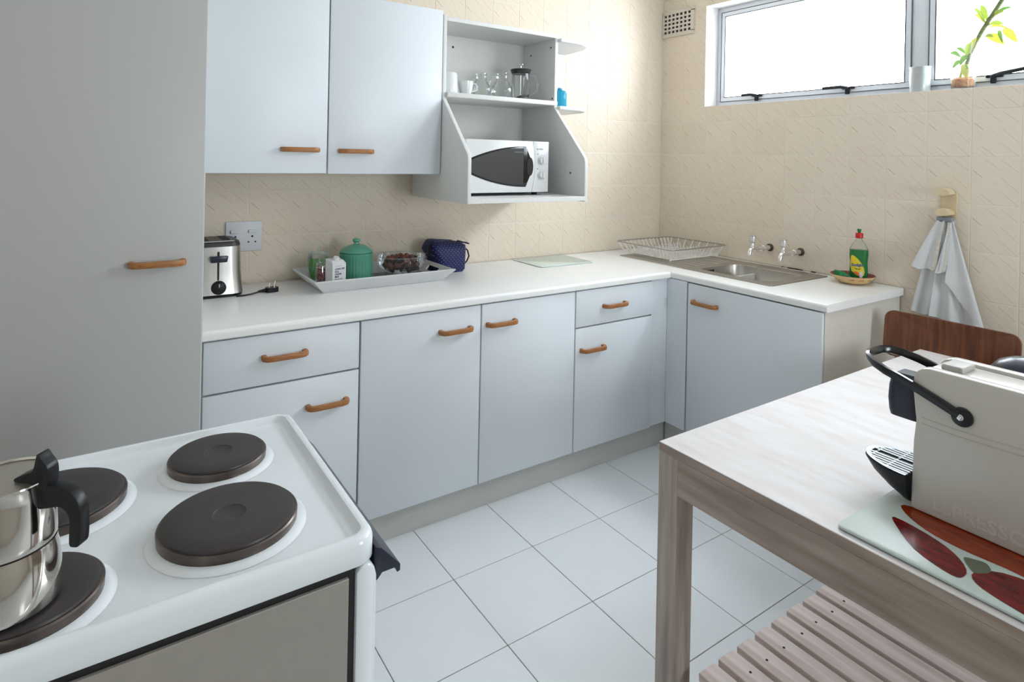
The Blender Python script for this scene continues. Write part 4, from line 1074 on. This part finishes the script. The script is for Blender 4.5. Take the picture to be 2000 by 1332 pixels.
cpp = [(0, .028), (.007, .028), (.011, .024), (.0145, .003), (.0185, .002), (.0185, 0), (0, 0)]
cm = finish('capsule', MB().lathe(cpp, (0, 0, -.012), 16), CAPM); cmd = finish('capsule', MB().lathe(cpp, (0, 0, -.012), 16), CAPD)
rd = random.Random(11)
for lay, (n, rad, z) in enumerate(((6, .040, .040), (10, .072, .052), (1, 0, .05), (9, .060, .078), (4, .025, .082))):
    for i in range(n):
        a = 2*pi*i/n + lay*.4; o = bpy.data.objects.new('capsule', cmd if (lay == 3 and i in (4, 7)) else cm); COL.objects.link(o)
        o.location = (bo[0]+rad*cos(a), bo[1]+rad*sin(a), bo[2]+z+rd.uniform(-.003, .006)); o.rotation_euler = (rd.uniform(-1.3, 1.3), rd.uniform(-1.3, 1.3), rd.random()*6)
        o['category'] = 'capsule'
        dk = o.data is cmd
        o['label'] = 'dark coffee capsule among brown ones in the glass bowl' if dk else 'brown coffee capsule piled in the cut-glass bowl'
        o['group'] = 'dark capsules in the glass bowl' if dk else 'brown capsules in the glass bowl'

# ------------------------------------------------------------------ navy dotted bag
def dots_mat():
    ma = bpy.data.materials.new('navy_polka_fabric'); ma.use_nodes = True; nt = ma.node_tree; L = nt.links; b = nt.nodes['Principled BSDF']; b.inputs['Roughness'].default_value = .6
    tc = nt.nodes.new('ShaderNodeTexCoord'); mp = nt.nodes.new('ShaderNodeMapping'); mp.inputs['Rotation'].default_value = (0, radians(45), 0); mp.inputs['Scale'].default_value = (74, 74, 74)
    L.new(tc.outputs['Object'], mp.inputs[0]); fr = nt.nodes.new('ShaderNodeVectorMath'); fr.operation = 'FRACTION'; L.new(mp.outputs[0], fr.inputs[0])
    sb = nt.nodes.new('ShaderNodeVectorMath'); sb.operation = 'SUBTRACT'; sb.inputs[1].default_value = (.5, .5, .5); L.new(fr.outputs[0], sb.inputs[0])
    ml = nt.nodes.new('ShaderNodeVectorMath'); ml.operation = 'MULTIPLY'; ml.inputs[1].default_value = (1, 0, 1); L.new(sb.outputs[0], ml.inputs[0])
    ln = nt.nodes.new('ShaderNodeVectorMath'); ln.operation = 'LENGTH'; L.new(ml.outputs[0], ln.inputs[0])
    lt = nt.nodes.new('ShaderNodeMath'); lt.operation = 'LESS_THAN'; lt.inputs[1].default_value = .12; L.new(ln.outputs['Value'], lt.inputs[0])
    mx = nt.nodes.new('ShaderNodeMix'); mx.data_type = 'RGBA'; mx.inputs[6].default_value = S(20, 28, 84); mx.inputs[7].default_value = S(146, 154, 186); L.new(lt.outputs[0], mx.inputs[0]); L.new(mx.outputs[2], b.inputs['Base Color'])
    return ma
NAVY = mat('plain_navy_fabric', S(20, 24, 52), .7)
c = thing('cool_bag', 'navy polka-dot cool bag with a black strap beside the tray', 'bag', (-1.665, -.125, .9))
mb = MB()
def bagring(z, x0, x1, y0, y1, r, tilt=0): return [(x, y, z+tilt*(x-x0)/(x1-x0)) for x, y, _ in rrect(x0, x1, y0, y1, r, 0, 5)]
mb.loft([bagring(.901, -1.735, -1.600, -.185, -.045, .02), bagring(.915, -1.742, -1.590, -.192, -.040, .025), bagring(.958, -1.746, -1.592, -.196, -.036, .03, .004), bagring(1.01, -1.776, -1.586, -.192, -.038, .03, .0), bagring(1.040, -1.774, -1.582, -.182, -.046, .03, -.010), bagring(1.054, -1.764, -1.590, -.165, -.062, .03, -.014), bagring(1.058, -1.745, -1.61, -.145, -.082, .02, -.014)])
for v in mb.bm.verts: v.co += Vector((.003*sin(v.co.z*70+v.co.y*40), .005*sin(v.co.x*55+v.co.z*50), .003*sin(v.co.x*60)))
part('bag_body', mb, dots_mat(), c)
mb = MB(); mb.tube([(-1.775, -.188, 1.045), (-1.72, -.200, 1.056), (-1.66, -.200, 1.053), (-1.60, -.195, 1.045), (-1.575, -.18, 1.036), (-1.575, -.06, 1.036)], .0035, 6)
part('piping', mb, NAVY, c)
mb = MB(); mb.tube([(-1.580, -.150, 1.010), (-1.568, -.155, 1.0), (-1.560, -.158, .97), (-1.572, -.158, .945), (-1.588, -.155, .930)], .013, 8, flat=.3)
mb.tube([(-1.778, -.15, 1.04), (-1.786, -.155, 1.02), (-1.784, -.155, .99)], .010, 8, flat=.3)
part('strap', mb, BLACKP, c, label='black strap')

# mint glass board on the worktop
mb = MB(); mb.loft([rrect(-1.198, -.842, -.292, -.018, .012, .9008), rrect(-1.2, -.84, -.294, -.016, .013, .9022), rrect(-1.2, -.84, -.294, -.016, .013, .9038), rrect(-1.198, -.842, -.292, -.018, .012, .905)])
single('glass_board', mb, mat('mint_glass', (.63, .76, .71, 1), .15, noise=(5, (.66, .78, .73, 1), .5, (1, 1, 1)), coat=.2), 'plain pale mint glass board lying on the worktop below the shelf unit', 'cutting board', (-1.02, -.155, .9008))

# ------------------------------------------------------------------ microwave
MFY = -.415; mx0, mx1, mz0, mz1 = -1.735, -1.262, 1.304, 1.553
MW = mat('microwave_white', (.74, .75, .75, 1), .3)
c = thing('microwave', 'white microwave oven with a black arrow-shaped window and two dials', 'microwave', (-1.5, -.23, 1.289))
part('body', MB().box(mx0, mx1, MFY+.022, -.06, mz0, mz1, .004, 2), MW, c)
# door and control panel divided by a curve
zc = (mz0+mz1)/2
div = [(-1.362, mz1), (-1.352, mz1-.045), (-1.345, zc+.02), (-1.346, zc-.02), (-1.354, mz0+.045), (-1.364, mz0)]
part('door', MB().prism([(mx0, mz0)] + [(x-.0006, z) for x, z in div[::-1]] + [(mx0, mz1)], 'y', MFY, MFY+.0215, .003), MW, c)
part('control_panel', MB().prism([(x+.0006, z) for x, z in div] + [(mx1, mz0), (mx1, mz1)], 'y', MFY+.001, MFY+.0215, .003), MW, c)
def arrow(s, dz=0):
    top = []
    for k in range(13):
        t = k/12; x = lerp(-1.735, -1.402, t); h = .028 + .070*(1-(1-t)**2.0)
        top.append((x, h))
    rt = [(-1.3755, .042), (-1.384, .026), (-1.387, 0)]
    P = [(x, zc+h) for x, h in top] + [(x, zc+h) for x, h in rt] + [(x, zc-h) for x, h in rt[:-1][::-1]] + [(x, zc-h) for x, h in top[::-1]]
    cx = -1.55
    return [(cx+(x-cx)*s, zc+(z-zc)*s) for x, z in P]
part('window_surround', MB().prism(arrow(1.0), 'y', MFY-.0025, MFY-.0003, .0008), mat('black_glass', (.006, .006, .006, 1), .15), c, label='black arrow-shaped surround')
P = [(x, z) for x, z in arrow(.90) if x < -1.405]
part('window_pane', MB().prism(P, 'y', MFY-.0032, MFY-.0026), mat('grey_mesh_glass', (.035, .035, .036, 1), .3), c, label='dark grey mesh window')
part('door_notch', MB().lathe([(0, 0), (.045, 0), (.045, .0008), (0, .0008)], (-1.378, MFY-.0028, zc), 28, Matrix.Rotation(pi/2, 3, 'X'), sx=.42, sy=1.0), DARK, c, label='black finger recess of the door')
mb = MB(); mb.box(-1.47, -1.408, MFY-.0038, MFY-.0033, zc+.068, zc+.071); part('painted_glint', mb, mat('glint_grey', (.2, .21, .21, 1), .3), c, label='thin grey line painted as a glint on the window')  # highlight on the glass painted as a thin grey strip
for z, nm in ((zc+.032, 'upper dial'), (zc-.040, 'lower dial')):
    d = part('dial', MB().lathe([(.0195, 0), (.019, .004), (.0175, .012), (.016, .014), (0, .014)], (-1.305, MFY+.001, z), 28, Matrix.Rotation(pi/2, 3, 'X')), MW, c)
    part('dial_grip', MB().box(-1.3085, -1.3015, MFY-.018, MFY-.0132, z-.0155, z+.0155, .002, 1), MW, d)
mb = MB()
for z in (zc+.032, zc-.040):
    for k in range(26):
        if z < zc and 8 < k < 12: continue
        a = 2*pi*k/26; mb.box(-1.305+.0245*cos(a)-.0012, -1.305+.0245*cos(a)+.0012, MFY+.0003, MFY+.0009, z+.0245*sin(a)-.0010, z+.0245*sin(a)+.0010)
    mb.box(-1.332, -1.326, MFY+.0003, MFY+.0009, z+.027, z+.032)
part('scale_marks', mb, mat('grey_ink', (.2, .21, .23, 1), .5), c, stuff=True)
t = text_mb('LE-TREX', .0105, .0001, 'LEFT', bold=.0003); t.xf(Matrix.Translation((-1.337, MFY+.0006, zc+.083)) @ Matrix.Rotation(pi/2, 4, 'X'))
part('lettering', t, mat('grey_ink', (.2, .21, .23, 1), .5), c, smooth=False)
for x in (mx0+.05, mx1-.05):
    for y in (MFY+.05, -.1): part('foot', MB().lathe([(.012, 1.2895), (.014, 1.304)], (x, y, 0), 14), BLACKP, c)

# ------------------------------------------------------------------ crockery on the open shelf
SZ = 1.7685
PORC = mat('white_porcelain', (.74, .76, .75, 1), .18, coat=.3)
def mug(x, y, r, h, label, inv=False, hand=0, nm='mug'):
    c = thing(nm, label, 'mug', (x, y, SZ), rotz=radians(hand), local=True)
    if inv: pf = [(r*.98, 0), (r, .002), (r*.97, h*.3), (r*.90, h*.9), (r*.82, h*.985), (r*.6, h), (0, h*.985)]
    else: pf = [(0, .001), (r*.62, 0), (r*.74, h*.12), (r*.90, h*.5), (r, h), (r*.95, h), (r*.85, h*.5), (r*.68, h*.14), (0, h*.1)]
    part('cup_body', MB().lathe(pf, (0, 0, 0), 32, cap=False), PORC, c)
    part('handle', MB().tube([(r*.86, 0, h*.82), (r*1.25, 0, h*.86), (r*1.5, 0, h*.66), (r*1.4, 0, h*.4), (r*.84, 0, h*.26)], h*.06, 8), PORC, c)
mug(-1.738, -.235, .047, .103, 'tall white porcelain mug standing at the left end of the upper shelf', True, 75)
mug(-1.648, -.245, .037, .068, 'small white porcelain cup on the shelf between mug and glass jugs', False, -20)
CG = thin_glass('clear_glass', (.93, .95, .94, 1), .3, .02)
def carafe(x, y, label, s=1.0, hand=0):
    c = thing('glass_jug', label, 'jug', (x, y, SZ), rotz=radians(hand), local=True)
    pf = [(0, .003), (.030, .0), (.045, .012), (.053, .034), (.050, .058), (.038, .078), (.029, .090), (.028, .112), (.031, .125)]
    pf = [(r*s, z*s) for r, z in pf]
    part('glass', MB().lathe(pf, (0, 0, 0), 40, cap=False), CG, c)
    part('rim', MB().tube([(.031*s*cos(a), .031*s*sin(a), .1255*s) for a in [2*pi*k/30 for k in range(30)]], .0014, 6, closed=True), CG, c)
    part('handle', MB().tube([(.029*s, 0, .112*s), (.050*s, 0, .110*s), (.062*s, 0, .085*s), (.054*s, 0, .058*s)], .004, 8), CG, c)
carafe(-1.535, -.20, 'round-bellied clear glass jug, the one nearer the white cup', .95, 120)
carafe(-1.440, -.245, 'round-bellied clear glass jug, the one beside the coffee press', 1.0, 160)
fp = (-1.303, -.215, SZ)
c = thing('coffee_press', 'glass coffee press with a black lid on the upper shelf', 'coffee press', fp, rotz=radians(-25), local=True)
part('beaker', MB().lathe([(0, .004), (.044, .004), (.047, .008), (.047, .150)], (0, 0, 0), 40, cap=False), CG, c)
part('base_ring', MB().lathe([(.048, 0), (.050, .002), (.050, .008), (.048, .010), (0, .010)], (0, 0, 0), 36), BLACKP, c)
part('lid', MB().lathe([(.046, .138), (.050, .142), (.052, .152), (.055, .158), (.053, .160)], (0, 0, 0), 36), mat('black_lid', (.03, .03, .03, 1), .35), c, label='black lid band')
part('lid_top', MB().lathe([(.054, .1605), (.048, .164), (.022, .168), (0, .169)], (0, 0, 0), 36), CHROME, c, label='chrome lid top')
mb = MB(); mb.lathe([(.0025, .169), (.0025, .182), (.005, .184), (.014, .186), (.014, .189), (0, .190)], (0, 0, 0), 20); mb.lathe([(.0015, .02), (.0015, .138)], (0, 0, 0), 10); part('plunger_rod', mb, CHROME, c)
part('handle', MB().tube([(.050, 0, .138), (.078, 0, .132), (.092, 0, .105), (.092, 0, .065), (.075, 0, .038), (.050, 0, .030)], .0045, 10), CG, c)
mb = MB(); 
for k in range(9):
    a = 2*pi*k/9; mb.tube([(0, 0, .022+.002*(k % 3)), (.043*cos(a), .043*sin(a), .018+.012*cos(a))], .0016, 5)
mb.tube([(.044*cos(a), .044*sin(a), .020+.012*cos(a)) for a in [2*pi*k/24 for k in range(24)]], .0025, 6, closed=True)
part('plunger_coil', mb, mat('dark_steel_coil', (.12, .10, .09, 1), .4, .8), c)
# blue bottle on the end shelf
c = thing('blue_bottle', 'small turquoise glass bottle on the white end shelf', 'bottle', (-.990, -.150, 1.7465))
BL = thin_glass('turquoise_glass', S(60, 190, 222), .3, .05, .55, S(70, 180, 210))
part('glass', MB().lathe([(0, 0), (.036, 0), (.039, .004), (.039, .085), (.034, .100), (.014, .108), (.012, .116)], (-.990, -.150, 1.7465), 28), BL, c)
part('cap', MB().lathe([(.013, .1162), (.013, .124), (0, .125)], (-.990, -.150, 1.7465), 20), mat('white_cap', (.8, .82, .84, 1), .4), c)

# ------------------------------------------------------------------ window sill things
TINM = mat('galvanised_tin', (.50, .53, .54, 1), .38, .65, noise=(25, (.42, .46, .47, 1), .8, (1, 1, .3)))
tc_ = (.052, -1.532, HZ0+.0005)
c = thing('tin_can', 'ribbed galvanised tin can on the window sill in front of the mullion', 'can', tc_)
pf = [(0, 0), (.040, 0), (.042, .002)]
for k in range(22):
    z = .008+k*.0046; pf.append((.0415 + (.0008 if 4 < k < 18 and k % 2 else 0), z))
pf += [(.0415, .112), (.0435, .114), (.0435, .117), (.041, .118), (.040, .112), (.040, .01), (0, .008)]
part('can_body', MB().lathe(pf, tc_, 40, cap=False), TINM, c)
vc = Vector((.052, -1.704, HZ0+.0005))
c = thing('glass_vase', 'flared clear glass vase holding the bamboo on the window sill', 'vase', tuple(vc))
part('glass', MB().lathe([(0, .002), (.040, 0), (.044, .004), (.047, .05), (.052, .10), (.062, .155), (.070, .20)], vc, 40, cap=False), thin_glass('vase_glass', (.95, .96, .95, 1), .25, .03, .10, (.8, .82, .8, 1)), c)
PLV = mat('roots_tangle', S(214, 160, 110), .8, noise=(90, S(160, 96, 52), .9, (1, 1, 1)), bump=(150, 1.0, (1, 1, 1)))
c = thing('bamboo_plant', 'lucky bamboo with a leaning dark stem and yellow-green leaves in the vase', 'plant', tuple(vc + Vector((0, 0, .008))))
mb = MB(); mb.lathe([(0, .010), (.036, .010), (.040, .014), (.0415, .03), (.040, .042), (.030, .050), (0, .052)], vc, 28)
rd = random.Random(5)
for k in range(40):
    a = rd.random()*6.3; r0 = rd.uniform(.01, .038); z = rd.uniform(.02, .045)
    p = [vc + Vector((r0*cos(a+q*.5)*(1+.05*q), r0*sin(a+q*.5)*(1+.05*q), z + .008*sin(q*2+k))) for q in range(4)]
    mb.tube(p, .0012, 4)
for v in mb.bm.verts:
    d = Vector((v.co.x-vc.x, v.co.y-vc.y)); 
    if d.length > .0405: d *= .0405/d.length; v.co.x = vc.x+d.x; v.co.y = vc.y+d.y
part('roots', mb, PLV, c, label='orange brown tangled roots')
part('stem', MB().tube([vc+Vector((.0, .012, .05)), vc+Vector((.0, .004, .085)), vc+Vector((0, -.014, .125))], .0055, 8), mat('light_stem', S(150, 170, 90), .6), c)
STM = mat('dark_green_stem', S(70, 92, 62), .55, noise=(60, S(150, 150, 90), .8, (1, 1, 8)))
stem = [(0, -.010, .10), (0, -.024, .150), (0, -.044, .20), (0, -.068, .250), (0, -.100, .305), (0, -.132, .360), (0, -.175, .44), (0, -.21, .52)]
part('stem', MB().tube([vc+Vector(p) for p in stem], [.0075, .0075, .0088, .0095, .010, .0098, .009, .006], 10), STM, c, label='dark leaning stem')
LFM = []
for i, cc in enumerate((S(188, 204, 112), S(208, 206, 112), S(140, 178, 96))):
    ma = mat('leaf_%s' % ('lime', 'yellow', 'green')[i], cc, .5, noise=(20, tuple(min(1, q*1.25) for q in cc[:3])+(1,), .6, (1, 1, 1)))
    ma.node_tree.nodes['Principled BSDF'].inputs['Transmission Weight'].default_value = 0
    nt = ma.node_tree; b = nt.nodes['Principled BSDF']; tl = nt.nodes.new('ShaderNodeBsdfTranslucent'); tl.inputs[0].default_value = cc
    ms = nt.nodes.new('ShaderNodeMixShader'); ms.inputs[0].default_value = .3
    nt.links.new(b.outputs[0], ms.inputs[1]); nt.links.new(tl.outputs[0], ms.inputs[2]); nt.links.new(ms.outputs[0], nt.nodes['Material Output'].inputs[0])
    LFM.append(ma)
def leaf(p0, p1, wd, mi, sag=.01):
    p0, p1 = vc+Vector(p0), vc+Vector(p1); d = p1-p0; sidev = d.cross(Vector((1, 0, 0))).normalized(); mb = MB(); rows = []
    N = 8
    for k in range(N+1):
        t = k/N; w_ = wd*1.35*(sin(pi*min(1, t*.93+.05))**.8)*(1-.15*t) if k < N else .0003
        q = p0 + d*t + Vector((-.006*sin(pi*t), 0, sag*sin(pi*t)))
        rows.append([q - sidev*w_ + Vector((-.15*w_, 0, 0)), q, q + sidev*w_ + Vector((-.15*w_, 0, 0))])
    F = [[mb.bm.verts.new(p) for p in r] for r in rows]; Bk = [[mb.bm.verts.new(p+Vector((.0006, 0, 0))) for p in r] for r in rows]
    for a, b_ in zip(F, F[1:]):
        for i in (0, 1): mb.bm.faces.new((a[i], a[i+1], b_[i+1], b_[i]))
    for a, b_ in zip(Bk, Bk[1:]):
        for i in (0, 1): mb.bm.faces.new((a[i+1], a[i], b_[i], b_[i+1]))
    part('leaf', mb, LFM[mi], c, recalc=False)
# (dy,dz) offsets from the vase base; x small
Lf = [((0,-.020,.150),(-.004,.012,.105),.010,2), ((0,.0,.125),(-.006,.040,.095),.008,2), ((0,-.014,.135),(-.01,-.030,.205),.011,0), ((0,-.020,.15),(-.012,-.052,.222),.008,1),
      ((0,.004,.095),(-.02,-.030,.080),.009,2), ((-.01,-.010,.095),(-.02,-.022,.040),.012,1), ((0,.01,.085),(-.02,-.026,.060),.010,1), ((0,-.02,.11),(-.02,.000,.070),.010,1),
      ((0,-.085,.225),(-.02,-.155,.175),.014,1), ((0,-.075,.218),(-.01,-.115,.212),.006,0), ((0,-.125,.245),(-.03,-.150,.180),.006,2),
      ((0,-.140,.245),(-.03,-.200,.175),.013,1), ((0,-.085,.290),(-.01,-.065,.360),.009,0), ((0,-.078,.285),(-.01,-.040,.352),.006,0), ((0,-.078,.280),(.01,-.030,.330),.005,1),
      ((0,-.10,.300),(-.01,-.150,.315),.008,0), ((0,-.11,.305),(-.01,-.175,.330),.006,2), ((0,-.09,.270),(-.01,-.150,.262),.007,0), ((0,-.09,.262),(-.01,-.165,.240),.005,1), ((0,.01,.145),(-.01,.050,.165),.007,2), ((0,-.01,.155),(0,.030,.185),.006,2)]
for a, b_, w_, mi in Lf: leaf(a, b_, w_, mi)


bpy.context.view_layer.update()
